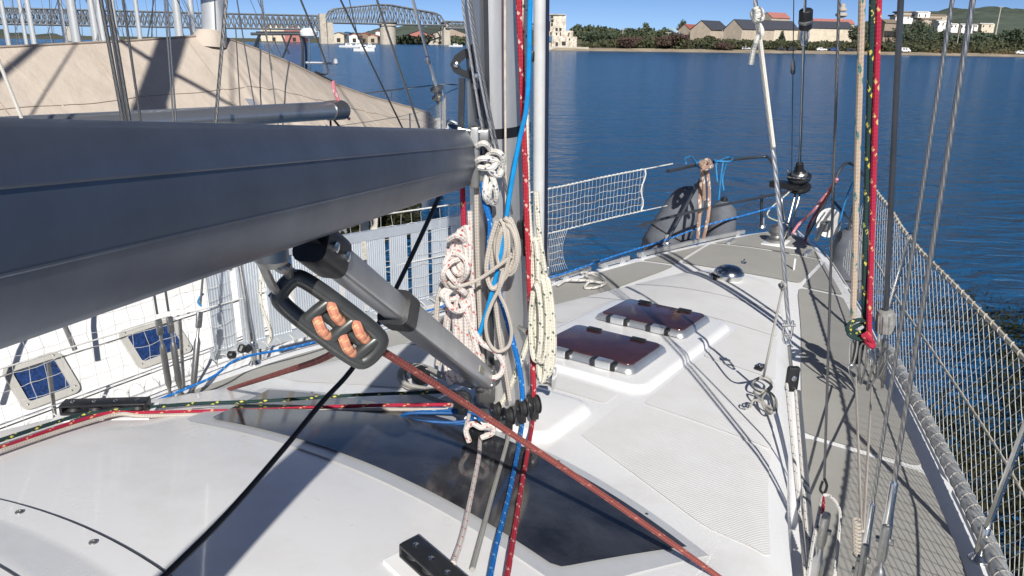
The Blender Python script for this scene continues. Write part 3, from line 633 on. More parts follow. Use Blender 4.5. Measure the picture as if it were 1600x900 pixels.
MB().lathe(aty(523, 99, Yq), (0, 0, 1), [(.05, -.05), (.1, 0), (.09, .12), (.02, .15)], 10).build('lamp', 'white_plastic', t)
# ---- covered yacht (two berths away)
V2 = -9.4
RID = [(-260, 84), (-120, 79), (0, 75), (80, 71), (200, 65), (300, 58), (335, 56), (352, 60), (400, 77), (460, 102), (520, 131), (580, 152), (640, 168), (672, 178)]
rid = [on_v(x, y, V2) for x, y in RID]; uu = [uv_of(p)[0] for p in rid]; rz = [p.z for p in rid]
bow2 = on_v(694, 183, V2); ub = uv_of(bow2)[0]
t2 = thing('covered_yacht', bw(ub - 6, V2, CZ), 'large yacht under a beige winter tarpaulin', 'yacht')
zd2 = bow2.z - .3
h, d = hull_mesh(Vector((bw(ub - 6.5, V2, CZ).x, bw(ub - 6.5, V2, CZ).y, 0)), BF, BS, 6.5, 9.0, 2.05, zd2); h.build('hull', 'gelcoat', t2); d.build('deck', 'gelcoat_old', t2)
def hb2(u): s = (u - (ub - 6.5)) / 6.5; return 2.0 * max(.05, 1 - max(0, (s - .35) / .65) ** 2.2)
mat('tarp_seam', (.36, .30, .245), .85)
mb = MB(); us = list(np.linspace(uu[0], uu[-1], 260)); ws = [k / 14 for k in range(-14, 15)]
um = uv_of(on_v(335, 56, V2))[0]
def tp(u, w):
    zr = float(np.interp(u, uu, rz)); zb = zd2 - .1; a = abs(w); b = hb2(u) + .06
    z = lerp(zr, zb, a); v = V2 + math.copysign(b * (a * .94 + .06 * a * a), w)
    f = -.10 * a * (1 - a) * 4 + .022 * a * (1 - a) * 4 * math.sin(u * 3.1 + 4 * a) + .012 * math.sin(u * 13 + a * 9) * a
    g = math.exp(-abs(u - um) * 1.1); f += g * .10 * math.sin(math.atan2(a + .05, (u - um) + .001) * 13) * a
    if u > um: f += .030 * math.sin((u - um) * 13 + 3 * a) * min(1, 2.5 * a) * (1.1 - .6 * a) + .018 * math.sin((u - um) * 29 - 5 * a) * a
    else: f += .020 * math.sin(u * 4.3 - 6 * a) * a + .008 * math.sin(u * 17 + 3 * math.sin(u * 2)) * a
    p = bw(u, v + math.copysign(f, w), CZ - z); p.z += f * .5; return p
mb.grid(tp, us, ws); mb.build('tarpaulin', 'tarp', t2, sharp=80)
for k in range(9):
    u0 = uu[1] + .4 + 1.55 * k
    if u0 > uu[-3]: break
    MB().tube([tp(u0 + .10 * w_, w_) + BS * .010 + Vector((0, 0, .004)) for w_ in np.linspace(.03, .97, 16)], .006, 4).build('seam', 'tarp_seam', t2)
MB().tube([tp(u_, 0.0) + Vector((0, 0, .012)) for u_ in np.linspace(uu[0], uu[-1], 60)], .018, 6).build('ridge_hem', 'tarp_seam', t2)
for w_ in (.34, .68): MB().tube([tp(u_, w_) + BS * .008 + Vector((0, 0, .004)) for u_ in np.linspace(uu[0], uu[-2], 80)], .004, 4).build('seam', 'tarp_seam', t2)
# seams of the tarpaulin and a patch
for u0, u1 in ((uu[2] - .1, uu[2] + .9), (uu[4] - .8, uu[4] + .6)):
    MB().tube([tp(lerp(u0, u1, k / 12), lerp(.02, .9, k / 12)) + BS * .012 for k in range(13)], .008, 5).build('seam', 'tarp', t2)
pu = um - .25; mat('patch', (.22, .23, .27), .8); mb = MB(); mb.grid(lambda a, b: tp(pu + a + .1 * b, .42 + b) + BS * .02 + Vector((0, 0, .01)), [0, .06, .13], [0, .08, .16]); mb.build('patch', 'patch', t2)
mp_ = on_v(327, 60, V2); top = on_v(318, -130, V2); mz0 = Vector((mp_.x, mp_.y, mp_.z - 1.6)); dirm = (top - mp_).normalized()
MB().tube([mz0, mp_ + dirm * 12], .145, 14, flat=1.3).build('mast', 'mast_pale', t2)
MB().lathe(mp_ - Vector((0, 0, .03)), dirm, [(.26, -.1), (.25, .06), (.19, .14), (.17, .16)], 14).build('mast_collar', 'tarp', t2)
MB().lathe(mp_ + dirm * .62, dirm, [(.2, 0), (.22, .05), (.22, 1.6), (.19, 1.7)], 14).build('sail_cover', 'sail_blue', t2)
for k in (-.07, .03): MB().bar(mp_ + BF * .1 + BS * (.15 + k * .2) + BF * k, mp_ + BF * .1 + BS * (.15) + BF * k + dirm * 8, .012, 5).build('halyard', 'wire', t2)
for s in (-1, 1):
    for kk in (0, .35): MB().bar(bw(um - .3 - kk, V2 + 1.75 * s, CZ - zd2 - .2), mp_ + dirm * (9 - 5 * (kk > 0)), .010, 5).build('shroud', 'wire', t2)
furl = on_v(681, 134, V2); ft = on_v(645, 0, V2); fd = (ft - furl).normalized()
MB().tube([furl, ft + fd * 7], .035, 8).build('forestay', 'bright_alu', t2)
MB().lathe(on_v(670, 100, V2), fd, [(.04, 0), (.06, .03), (.06, .14), (.04, .17)], 10).build('toggle', 'bright_alu', t2)
MB().lathe(furl - fd * .25, fd, [(.05, -.25), (.09, -.1), (.16, -.04), (.16, .0), (.08, .03), (.08, .13), (.15, .16), (.15, .2), (.05, .24)], 14).build('furler_drum', 'dull_steel', t2)
pu2 = MB(); z2 = .72
def r2(u, s, z): return bw(u, V2 + s * (hb2(u) - .05 if u < ub else .1), CZ - (zd2 + .28 * max(0, (u - ub + 6.5) / 6.5) ** 2 + z))
pu2.tube(catmull([r2(ub - 1.9, 1, .66), r2(ub - .9, 1, .7), bw(ub + .25, V2 + .3, CZ - zd2 - .28 - z2), bw(ub + .25, V2 - .3, CZ - zd2 - .28 - z2), r2(ub - .9, -1, .7), r2(ub - 1.9, -1, .66)], 5), .017, 6)
for u, s in ((ub - 1.9, 1), (ub - .9, 1), (ub - .9, -1), (ub - 1.9, -1), (ub - .15, .6), (ub - .15, -.6)): pu2.bar(r2(u, s, 0), r2(u, s, .68), .015, 6)
pu2.tube(catmull([r2(ub - 1.9, 1, .33), r2(ub - .9, 1, .35), r2(ub - .1, .6, .38)], 4), .012, 6); pu2.build('pulpit', 'stainless', t2)
for u in (ub - 3.4, ub - 5.2):
    for s in (1, -1): MB().bar(r2(u, s, 0), r2(u, s, .66), .013, 6).build('stanchion', 'dark_tube', t2)
for s in (1, -1):
    for z in (.64, .34): MB().tube([r2(u, s, z) for u in np.linspace(ub - 9, ub - 1.9, 12)], .005, 5).build('lifeline', 'wire', t2)
an = MB(); ac = bw(ub + .12, V2, CZ - zd2 - .2)
an.tube([ac - BF * .6, ac + BF * .15, ac + BF * .5 + Vector((0, 0, -.12))], [.03, .035, .03], 8); an.prism([ac + BF * .3 + BS * .28 + Vector((0, 0, -.05)), ac + BF * .3 - BS * .28 + Vector((0, 0, -.05)), ac + BF * .75 + Vector((0, 0, -.4))], Vector((0, 0, -.05)) + BF * -.03); an.build('anchor', 'bright_alu', t2)
def net_mesh(fn, ns, nt_, r=.0016, diamond=False, sag=.25, sides=3):
    m = MB(); G = {}
    def g(i, j):
        if (i, j) not in G:
            s, t = i / ns, j / nt_
            if 0 < j < nt_: s += rng.uniform(-1, 1) * sag * .4 / ns; t += rng.uniform(-1, 1) * sag * .4 / nt_
            G[(i, j)] = Vector(fn(min(1, max(0, s)), t))
        return G[(i, j)]
    def seg(a, b):
        mid = (a + b) / 2 + Vector((0, 0, -.12 * sag * (a - b).length)); m.tube([a, mid, b], r, sides, caps=False)
    if diamond:
        for i in range(ns):
            for j in range(nt_):
                if (i + j) % 2 == 0: seg(g(i, j), g(i + 1, j + 1))
                else: seg(g(i + 1, j), g(i, j + 1))
    else:
        for i in range(ns + 1):
            for j in range(nt_ + 1):
                if i < ns and 0 < j < nt_: seg(g(i, j), g(i + 1, j))
                if j < nt_: seg(g(i, j), g(i, j + 1))
    return m
mb = net_mesh(lambda s, t: r2(lerp(ub - 3.6, ub - .4, s), 1 if s < .72 else lerp(1, .8, (s - .72) / .28), .02 + .64 * t), 44, 9, .004)
mb.build('guard_net', 'cord_white', t2)
# boom of the nearest neighbour, seen in front of the tarpaulin
V1 = -4.7
t = thing('neighbour_boom', on_v(535, 170, V1), 'grey oval boom ending in front of the beige tarpaulin', 'boom')
e1 = on_v(530, 172, V1); e0 = on_v(275, 187, V1); far0 = e1 + (e0 - e1) * 3.2
MB().tube([far0, e1], .135, 16, flat=.72, ref=Vector((0, 0, 1))).build('spar', 'anodised', t)
MB().tube([e1 - (e1 - e0).normalized() * .16, e1 + (e1 - e0).normalized() * .03, e1 + (e1 - e0).normalized() * .06], [.145, .147, .10], 16, flat=.74, ref=Vector((0, 0, 1))).build('end_cap', 'dull_steel', t)
for k in (.25, .9): 
    q = e1 + (e0 - e1).normalized() * k - Vector((0, 0, .15)); MB().tube(catmull([q + BF * .05, q + BF * .03 - Vector((0, 0, .05)), q - BF * .03 - Vector((0, 0, .05)), q - BF * .05], 3), .010, 6).build('eye', 'stainless', t)
def line(name, pts, r, m, label, cat='rope', group=None, n=8, smooth=6):
    path = catmull(pts, smooth) if len(pts) > 2 else [Vector(p) for p in pts]
    if len(path) == 2: path = [lerp(path[0], path[1], k / 6) for k in range(7)]
    return tag(MB().tube(path, r, n).build(name, m), label, cat, group)
line('rope', [e1 + Vector((0, 0, .1)), on_v(522, 140, V1), on_v(520, 126, V1)], .022, 'rope_pink', 'short pink and white rope on the neighbour boom end')
line('topping_lift', [on_v(520, 127, V1), on_v(457, 110, V1) * .4 + on_v(514, 113, V1) * .6, on_v(512, 108, V1), on_v(466, -10, V1), on_v(440, -80, V1)], .010, 'wire_dark', 'dark topping lift rising from the neighbour boom end', 'wire')
line('rope', [e1 - Vector((0, 0, .08)), on_v(525, 181, V1), on_v(536, 178, V1), on_v(546, 186, V1)], .018, 'rope_pink', 'loose pink rope tail under the neighbour boom end')
for pts, l in (([(514, 176), (528, 195), (560, 230)], 'black sheet falling from the neighbour boom, upper strand'), ([(516, 180), (517, 200), (520, 240)], 'black sheet falling from the neighbour boom, straight strand')): line('sheet', [on_v(x, y, V1) for x, y in pts], .012, 'cord_black', l)
nm = Vector((-4.4, 4.7, 0)); tn = thing('neighbour_mast', Vector((nm.x, nm.y, 1.3)), 'pale mast of the white neighbour yacht', 'mast')
MB().tube([nm + Vector((0, 0, 1.3)), nm + Vector((0, 0, 15))], .13, 14, flat=1.35).build('mast_tube', 'mast_pale', tn)
for s_ in (-1, 1):
    MB().bar(nm + Vector((0, 0, 7.6)), nm + Vector((0, 0, 7.5)) + BS * (1.2 * s_) + BF * .2, .045, 8, .03).build('spreader', 'mast_pale', tn)
    MB().bar(nm + BS * (1.5 * s_) + Vector((0, 0, 1.3)), nm + BS * (1.2 * s_) + Vector((0, 0, 7.5)), .016, 6).build('shroud', 'wire', tn)
    MB().bar(nm + BS * (1.2 * s_) + Vector((0, 0, 7.5)), nm + Vector((0, 0, 14.5)), .016, 6).build('shroud', 'wire', tn)
    MB().bar(nm + BS * (1.4 * s_) + BF * .7 + Vector((0, 0, 1.3)), nm + Vector((0, 0, 7.4)), .016, 6).build('shroud', 'wire', tn)
MB().bar(nm - BF * 4.2 + Vector((0, 0, 1.5)), nm + Vector((0, 0, 14.6)), .05, 8).build('forestay', 'sail_cover_grey', tn)
MB().bar(nm + BF * 6.3 + Vector((0, 0, 1.3)), nm + Vector((0, 0, 14.9)), .014, 6).build('backstay', 'wire', tn)
# standing rigging of the nearest neighbour crossing the tarpaulin
W = [((150, -40), (197, 215), -3.3, .013, 'wire_dark', 'dark shroud of the white neighbour yacht, outer of the close pair'), ((164, -40), (207, 215), -3.3, .013, 'wire_dark', 'dark shroud of the white neighbour yacht, inner of the close pair'), ((255, -30), (273, 215), -3.6, .007, 'wire', 'thin wire before the tarpaulin, first of a fine pair'), ((259, -30), (277, 215), -3.6, .007, 'wire', 'thin wire before the tarpaulin, second of a fine pair'), ((356, -40), (335, 215), -3.5, .014, 'wire_dark', 'thick grey shroud standing before the covered yacht mast'), ((-10, 75), (42, 205), -3.4, .010, 'rope_white', 'white rope slanting over the tarpaulin edge'), ((405, -10), (425, 110), -6.0, .008, 'wire', 'pale wire crossing the arch yacht'), ((368, 40), (378, 215), -6.0, .007, 'wire_dark', 'fine dark cord with a black clip on the tarpaulin'), ((525, -15), (636, 215), -5.6, .012, 'wire_dark', 'dark backstay crossing the swing bridge, lower one'), ((540, -25), (560, 62), -12., .012, 'wire_dark', 'short dark stay in front of the swing span')]
for a, b, v, r, mm, l in W: line('stay', [on_v(*a, v), on_v(*b, v)], r, mm, l, 'wire')
# ---- nearest neighbour: white yacht close on our port side
t1 = thing('white_yacht', bw(-2, V1, CZ), 'white neighbour yacht with blue curtained cabin windows', 'yacht')
hx, dx = hull_mesh(Vector((bw(-2.2, V1 + .2, CZ).x, bw(-2.2, V1 + .2, CZ).y, 0)), -BF, -BS, 6.0, 5.4, 2.0, .74); hx.build('hull', 'gelcoat', t1); dx.build('deck', 'gelcoat_old', t1)
def n1(u, v, h): return bw(u, v, h - .09)
us = list(np.linspace(-5, 1.75, 20))
CS = [(-2.95, 2.53), (-3.22, 2.46), (-3.27, 2.42), (-3.62, 2.06), (-3.72, 2.0), (-4.1, 1.93), (-4.7, 1.90), (-5.6, 1.95), (-6.0, 2.2), (-6.2, 2.5)]
mb = MB(); mb.grid(lambda u, j: n1(u, CS[j][0], CS[j][1]), us, list(range(len(CS)))); b = len(mb.v); mb.v += [n1(1.75, *c) for c in CS]; mb.face([b + k for k in range(len(CS))]); mb.build('cabin', 'gelcoat', t1, sharp=50)
A3, B3 = Vector((-3.27, 0, 2.42)), Vector((-3.62, 0, 2.06))
def side(u, q, off=.0): # point on the sloping cabin side
    v = lerp(-3.27, -3.62, q); h = lerp(2.42, 2.06, q); n = BS * .717 + Vector((0, 0, .697)); return n1(u, v, h) + n * off
def rr(u0, u1, q0, q1, rad, off, n=5):
    pts = []; Lq = .502
    for (cu, cq, a0) in ((u1 - rad, q1 - rad / Lq, 0), (u0 + rad, q1 - rad / Lq, 90), (u0 + rad, q0 + rad / Lq, 180), (u1 - rad, q0 + rad / Lq, 270)):
        for k in range(n): a = R(a0 + 90 * k / (n - 1)); pts.append(side(cu + rad * math.cos(a), cq + rad / Lq * math.sin(a), off))
    return pts
mat('frame_grey', (.46, .45, .42), .5, 0, .06)
nn = BS * .717 + Vector((0, 0, .697))
for xa, xb in (((-28, 610), (92, 583)), ((178, 562), (272, 528)), ((-190, 645), (-80, 622))):
    ca = at(*xa, 2.24); cb = at(*xb, 2.24); u0 = uv_of(ca)[0]; u1 = uv_of(cb)[0]
    fr = MB(); outer = rr(u0 + .03, u1 - .03, .15, .81, .05, .004); inner = rr(u0 + .08, u1 - .08, .25, .71, .02, .004); N = len(outer); b = len(fr.v)
    fr.v += outer + [p + nn * .02 for p in outer] + [p + nn * .02 for p in inner] + [p - nn * .0 for p in inner]
    for k in range(N):
        k2 = (k + 1) % N
        for q in range(3): fr.face((b + q * N + k, b + q * N + k2, b + (q + 1) * N + k2, b + (q + 1) * N + k))
    w = fr.build('window', 'frame_grey', t1)
    pn = MB(); pn.v += rr(u0 + .08, u1 - .08, .25, .71, .02, .006); pn.face(range(N)); pn.build('curtain', 'blue_curtain', w)
    for k in range(N):
        if k % 3 == 0: MB().lathe(lerp(outer[k], inner[k], .5) + nn * .019, nn, [(.007, 0), (.007, .003), (.004, .005)], 8).build('screw', 'dull_steel', w)
hr = MB(); hp = [n1(u, -3.74, 1.965 - .0) + Vector((0, 0, .06)) for u in np.linspace(-4.5, 1.35, 12)]; hr.tube(hp, .022, 8)
for u in (-3.2, -2.1, -1.0, .1, 1.2): hr.bar(n1(u, -3.74, 2.0), n1(u, -3.74, 1.93), .018, 6)
hr.build('handrail', 'dark_tube', t1)
mb = MB(); mb.sweep([(-.05, 0), (.05, 0), (.04, .06), (-.04, .06)], [n1(u, -2.86, 2.52) for u in np.linspace(-5, 2.2, 8)], BS); mb.build('toe_rail', 'anodised', t1)
for u in (-1.3, -.55, .3, .95):
    MB().tube([n1(u, -2.9, 2.5), n1(u + .02, -2.86, 1.9)], .012, 6).build('stanchion', 'dull_steel', t1)
for hh in (1.9, 2.2): MB().tube([n1(u, -2.87, hh) for u in np.linspace(-5, 2.2, 12)], .005, 5).build('lifeline', 'wire', t1)
mb = MB(); mb.box(n1(1.2, -4.6, 1.85), BF * .45, BS * .6, (0, 0, .10), .05); mb.build('deck_box', 'white_plastic', t1)
for (a, b) in (((85, 395), (62 + 3, 480)), ((560 / 3 + 0, 470), (220, 600))): pass
# bank vegetation and posts seen under the boom
band_o = foliage('water_weed', [((at(x, y, CZ).x, at(x, y, CZ).y, rng.uniform(-.03, .03)), rng.uniform(.25, .6), rng.uniform(.25, .6), rng.uniform(.03, .09)) for x, y in [(rng.uniform(1500, 1700), rng.uniform(470, 560)) for _ in range(22)] + [(rng.uniform(1430, 1760), rng.uniform(620, 1050)) for _ in range(260)] + [(rng.uniform(1570, 1750), rng.uniform(540, 640)) for _ in range(45)]], 34000, .038, 'weed', squash=.25); tag(band_o, 'dark green brown weed at the surface beside the starboard rail', kind='stuff')
band_o = foliage('bank_grass', [((at(x, y, CZ).x, at(x, y, CZ).y, .15), .5, .5, .4) for x, y in [(rng.uniform(540, 628), rng.uniform(338, 372)) for _ in range(26)]], 3500, .09, 'weed', squash=.3); tag(band_o, 'green bank plants seen beneath the boom', kind='stuff')
for i, (x0, x1) in enumerate(((572, 576), (586, 592))):
    a = at(x0, 372, 2.9); mb = MB(); mb.box(a + Vector((0, 0, .25)), Vector((.055, 0, 0)), (0, .03, 0), Vector((.06, 0, .75)), .008); tag(mb.build('mooring_stake', 'cord_tan'), ('slim pale stake among the bank plants, left of a pair', 'slightly wider pale stake among the bank plants, right of a pair')[i], 'stake')
# ================================================================== our yacht
BT = [(-4.2, 1.85), (-3, 1.94), (-2, 1.98), (-.5, 1.95), (.3, 1.86), (.9, 1.68), (1.55, 1.46), (2.2, 1.23), (2.9, .99), (3.4, .79), (4.0, .56), (4.4, .39), (4.75, .17), (4.95, .02)]
def bb(u): return interp(u, BT)
def bs(u): return sum(bb(u + k * .12) for k in (-1, 0, 1)) / 3 if u < 4.7 else bb(u)
def hd(u): return interp(u, [(-4, 1.82), (1, 1.80), (2.5, 1.755), (3.4, 1.71), (5, 1.68)])
def deck(u, v, up=0): return bw(u, v, hd(u) - .025 * (1 - (v / max(.05, bs(u))) ** 2) - up)
yt = thing('sailing_yacht', bw(0, 0, CZ), 'white sailing yacht with grey side decks, the boat underfoot', 'yacht')
us = list(np.linspace(-4.2, 4.95, 60)); ws = [k / 8 for k in range(-8, 9)]
mb = MB(); mb.grid(lambda u, w: deck(u, w * bs(u)), us, ws); mb.build('deck', 'gelcoat', yt)
mb = MB()
for s in (-1, 1): mb.grid(lambda u, q: bw(u, s * (bs(u) + (0, .03, .0, -.25)[q]) * (1 if q < 3 else .92), hd(u) + (0, .06, .7, CZ - hd(u) + .2)[q]), us, [0, 1, 2, 3])
mb.build('hull', 'gelcoat', yt)
# coachroof as one moulded surface
WT = [(-4.2, 1.46), (-1, 1.42), (-.4, 1.30), (.1, 1.15), (.9, .97), (1.75, .76), (2.35, .62), (3.15, .40)]
def cw(u): return sum(interp(u + k * .15, WT) for k in (-1, 0, 1)) / 3
def uf(s): return max(-.66, -.2 - .20 * (s * 1.28 / .95) ** 2)
def ur(s): return max(-1.06, -.9 - .06 * (s * 1.28 / .72) ** 2)
def hfwd(u, s): return 1.50 + .055 * u + .06 * s * s
def edge(s): a = max(0, (abs(s) - .88) / .12); return .055 * a * a
def haft(u, s):
    r = 1.345 + .10 * s * s
    return r - .17 * (1 - math.exp(-(ur(s) - u) / .75)) * 1.1 + .04 * s * s * min(1, ur(s) - u)
def roof_h(u, s):
    f, r = uf(s), ur(s)
    if u >= f: return min(hfwd(u, s) + edge(s), hd(u) - .012)
    if u >= r:
        t = (f - u) / (f - r); a = hfwd(f, s); return lerp(a, haft(r, s), t) + edge(s)
    return haft(u, s) + edge(s)
def roof(u, v, up=0):
    s = max(-1, min(1, v / cw(u))); return bw(u, v, roof_h(u, s) - up)
ss = [-1, -.985, -.965, -.94, -.91] + [k / 16 for k in range(-14, 15)] + [.91, .94, .965, .985, 1]
mb = MB()
def rowp(k, s):
    if k <= 22: u = lerp(3.17, uf(s), k / 22)
    elif k <= 30: u = lerp(uf(s), ur(s), (k - 22) / 8)
    else: u = lerp(ur(s), -4.2, (k - 30) / 20)
    return roof(u, s * cw(u))
mb.grid(rowp, list(range(51)), ss)
for s in (-1, 1): # skirt down to the side deck
    mb.grid(lambda u, q: [roof(u, s * cw(u)), bw(u, s * (cw(u) + .02), lerp(roof_h(u, s), hd(u), .5)), bw(u, s * (cw(u) + .045), hd(u) + .02)][q], list(np.linspace(3.17, -4.2, 60)), [0, 1, 2])
mb.grid(lambda v, q: roof(3.17, v * cw(3.17)) if q == 0 else bw(3.21, v * (cw(3.17) + .04), hd(3.2) + .02), [k / 8 for k in range(-8, 9)], [0, 1])
mb.build('coachroof', 'gelcoat', yt, sharp=40)
# moulded white nonskid panels on the roof
def panel(name, m, fn, u0, u1, f0, f1, rad=.03, up=.004, nu=26, nv=14):
    """panel between side curves f0(u), f1(u) with rounded corners"""
    mb = MB(); L = u1 - u0
    def p(a, b):
        u = lerp(u0, u1, a); d = min(u - u0, u1 - u); cut = rad - math.sqrt(max(0, rad * rad - (rad - d) ** 2)) if d < rad else 0
        v = lerp(f0(u) + cut, f1(u) - cut, b); return fn(u, v, up)
    aa = sorted(set([0, .2 * rad / L, .6 * rad / L, rad / L, 1 - rad / L, 1 - .6 * rad / L, 1 - .2 * rad / L, 1] + list(np.linspace(0, 1, nu))))
    mb.grid(p, aa, list(np.linspace(0, 1, nv))); o = mb.build(name, m, yt); return o
em = .075
for s in (-1, 1):
    def o_(u, s=s): return s * (cw(u) - em)
    for (u0, u1, vi) in ((-.30, .42, .36), (.445, 1.20, .43), (1.225, 1.90, .43)):
        a, b = (lambda u, vi=vi: vi + max(0, -.02 - u) * 2.2), (lambda u: cw(u) - em)
        if s > 0: panel('nonskid_panel', 'white_nonskid', roof, u0, u1, a, b)
        else: panel('nonskid_panel', 'white_nonskid', roof, u0, u1, lambda u: -(cw(u) - em), lambda u, vi=vi: -(vi + max(0, -.02 - u) * 2.2))
panel('nonskid_panel', 'white_nonskid', roof, 1.925, 2.44, lambda u: -(cw(u) - em), lambda u: cw(u) - em)
panel('nonskid_panel', 'white_nonskid', roof, 2.46, 3.08, lambda u: -(cw(u) - em + .02), lambda u: cw(u) - em + .02)
panel('nonskid_panel', 'white_nonskid', roof, .32, .46, lambda u: -.30, lambda u: .30)
# grey side decks and foredeck
def dk(u, v, up): return deck(u, v, up)
cuts = [(-4.1, -1.5), (-1.46, 1.02), (1.06, 3.16)]
for u0, u1 in cuts:
    panel('grey_deck_panel', 'grey_nonskid', dk, u0, u1, lambda u: cw(u) + .075, lambda u: bs(u) - .10, .04, .006, 40, 6)
    panel('grey_deck_panel', 'grey_nonskid', dk, u0, u1, lambda u: -(bs(u) - .10), lambda u: -(cw(u) + .075), .04, .006, 40, 6)
panel('grey_deck_panel', 'grey_nonskid', dk, 3.26, 3.98, lambda u: -min(.47, bs(u) - .1), lambda u: min(.47, bs(u) - .1), .05, .006, 12, 8)
for s in (-1, 1):
    a, b = (lambda u: .50), (lambda u: max(.505, bs(u) - .09))
    if s > 0: panel('grey_deck_panel', 'grey_nonskid', dk, 3.20, 3.95, a, b, .02, .006, 14, 4)
    else: panel('grey_deck_panel', 'grey_nonskid', dk, 3.20, 3.95, lambda u: -max(.505, bs(u) - .09), lambda u: -.50, .02, .006, 14, 4)
panel('grey_deck_panel', 'grey_nonskid', dk, 4.02, 4.62, lambda u: -max(.02, bs(u) - .09), lambda u: max(.02, bs(u) - .09), .03, .006, 12, 6)
# windscreen
def ramp(t, v, up):
    s = v / 1.27; u = lerp(uf(s), ur(s), t); p = bw(u, v, roof_h(u, max(-1, min(1, v / cw(u)))) - up); return p
def glass(t0, t1, vf, vr, up, rad=.12):
    mb = MB(); ts = [0, .03, .08, .16, .3, .5, .7, .84, .92, .97, 1]
    def p(a, b):
        t = lerp(t0, t1, a); vm = lerp(vf, vr, a); d = min(a, 1 - a) * .6; cut = rad * .5 * (1 - math.sqrt(max(0, 1 - (1 - min(1, d / (rad * .6))) ** 2))) if a > .5 else 0
        return ramp(t, lerp(-vm + cut, vm - cut, b), up)
    mb.grid(p, ts, list(np.linspace(0, 1, 40))); return mb
ws_ = glass(.005, .995, 1.04, .83, .005, .06).build('windscreen', 'bright_alu', yt); mat('screen_frame', (.62, .64, .66), .4, .2, .05); ws_.data.materials[0] = MT['screen_frame']
glass(.09, .91, .975, .76, .011, .05).build('pane', 'smoked_glass', ws_)
for k in (-.8, -.4, 0, .4, .8):
    MB().lathe(ramp(.05, k, .005), (0, 0, 1), [(.006, 0), (.006, .002), (.003, .003)], 8).build('screw', 'dull_steel', ws_)
# roof seam and hatch garage
def gf(v): return -1.60 - .10 * (v / .75) ** 2 - .02
gar = MB(); gar.grid(lambda a, v: roof(gf(v) - [0, .004, .075, .078, .10, .20, .24, 1.9][a], v, [.0005, .010, .012, .012, .014, .045, .050, .055][a]), list(range(8)), list(np.linspace(-.85, .85, 30))); go = gar.build('hatch_garage', 'gelcoat', yt, sharp=25)
sm = MB(); sm.tube([roof(gf(v) + .003, v, .003) for v in np.linspace(-.85, .85, 30)], .0035, 5); sm.build('gasket', 'gasket', go)
sm = MB(); sm.tube([roof(gf(v) - .235, v, .0515) for v in np.linspace(-.85, .85, 30)], .0025, 5); sm.build('gasket', 'gasket', go)
gp = MB(); gp.grid(lambda a, v: roof(gf(v) - lerp(.262, 1.4, a / 10), v, .056), list(range(11)), list(np.linspace(-.80, .80, 24))); gp.build('nonskid_panel', 'white_nonskid', go)
for v in (-.70, -.47, -.165, .12, .45): MB().lathe(roof(gf(v) - .035, v, .012), (0, 0, 1), [(.011, 0), (.010, .003), (.005, .004), (.004, .001)], 10).build('screw', 'dull_steel', go)
# raised mast pad
def pad(name, u0, u1, v0, v1, hgt, rad, m, fn=roof, slope=.03, parent=None):
    mb = MB(); cx, cy = (u0 + u1) / 2, (v0 + v1) / 2
    def ring(g, up):
        pts = []
        for (a0, su, sv) in ((0, 1, 1), (90, -1, 1), (180, -1, -1), (270, 1, -1)):
            for k in range(6):
                a = R(a0 + 18 * k); pts.append(fn(cx + su * ((u1 - u0) / 2 - rad) + math.cos(a) * (rad - g), cy + sv * ((v1 - v0) / 2 - rad) + math.sin(a) * (rad - g), up))
        return pts
    lv = [(0, 0.0005), (slope * .25, hgt * .6), (slope * .6, hgt * .93), (slope, hgt)]; b = 0
    for g, up in lv: mb.v += ring(g, up)
    for i in range(3):
        for k in range(24): mb.face((i * 24 + k, i * 24 + (k + 1) % 24, (i + 1) * 24 + (k + 1) % 24, (i + 1) * 24 + k), None, True)
    mb.face([72 + k for k in range(24)]); return mb.build(name, m, parent or yt)
pad('mast_pad', -.20, .26, -.30, .30, .035, .09, 'gelcoat', slope=.05)
HC = [at(x, y, 1.50) for x, y in ((930, 490), (1065, 518), (1115, 485), (980, 462))]; hu2 = sum(uv_of(p)[0] for p in HC) / 4
HC = [at(x, y, 1.51) for x, y in ((845, 540), (975, 577), (1039, 546), (890, 508))]; hu1 = sum(uv_of(p)[0] for p in HC) / 4
pad('hatch_tray', hu1 - .36, hu2 + .36, -.40, .40, .028, .10, 'gelcoat', slope=.04)
def hatch(uc, label):
    W2, L2 = .285, .232
    def fn(u, v, up): return roof(u, v, up + .0285)
    h = pad('hatch', uc - L2, uc + L2, -W2, W2, .030, .05, 'bright_alu', fn, .035); h['label'] = label
    def fn2(u, v, up): return roof(u, v, up + .058)
    pad('pane', uc - L2 + .040, uc + L2 - .030, -W2 + .030, W2 - .030, .007, .035, 'hatch_glass', fn2, .006, h)
    for v in (-.125, .125):   # hinges on the after edge
        for k, mm in ((-.055, 'black_plastic'), (0, 'bright_alu'), (.055, 'black_plastic')):
            mb = MB(); mb.box(fn(uc - L2 + .012, v + k, .018), BF * .024, BS * (.012 if k else .042), (0, 0, .020), .006); mb.build('hinge', mm, h)
    for v in (-.13, .13):
        mb = MB(); mb.box(fn2(uc + L2 - .06, v, .010), BF * .018, BS * .040, (0, 0, .004), .003); mb.build('latch', 'black_plastic', h)
hu2 += .05
hatch(hu1, 'tinted deck hatch behind the mast ropes'); hatch(hu2, 'tinted deck hatch farther forward')
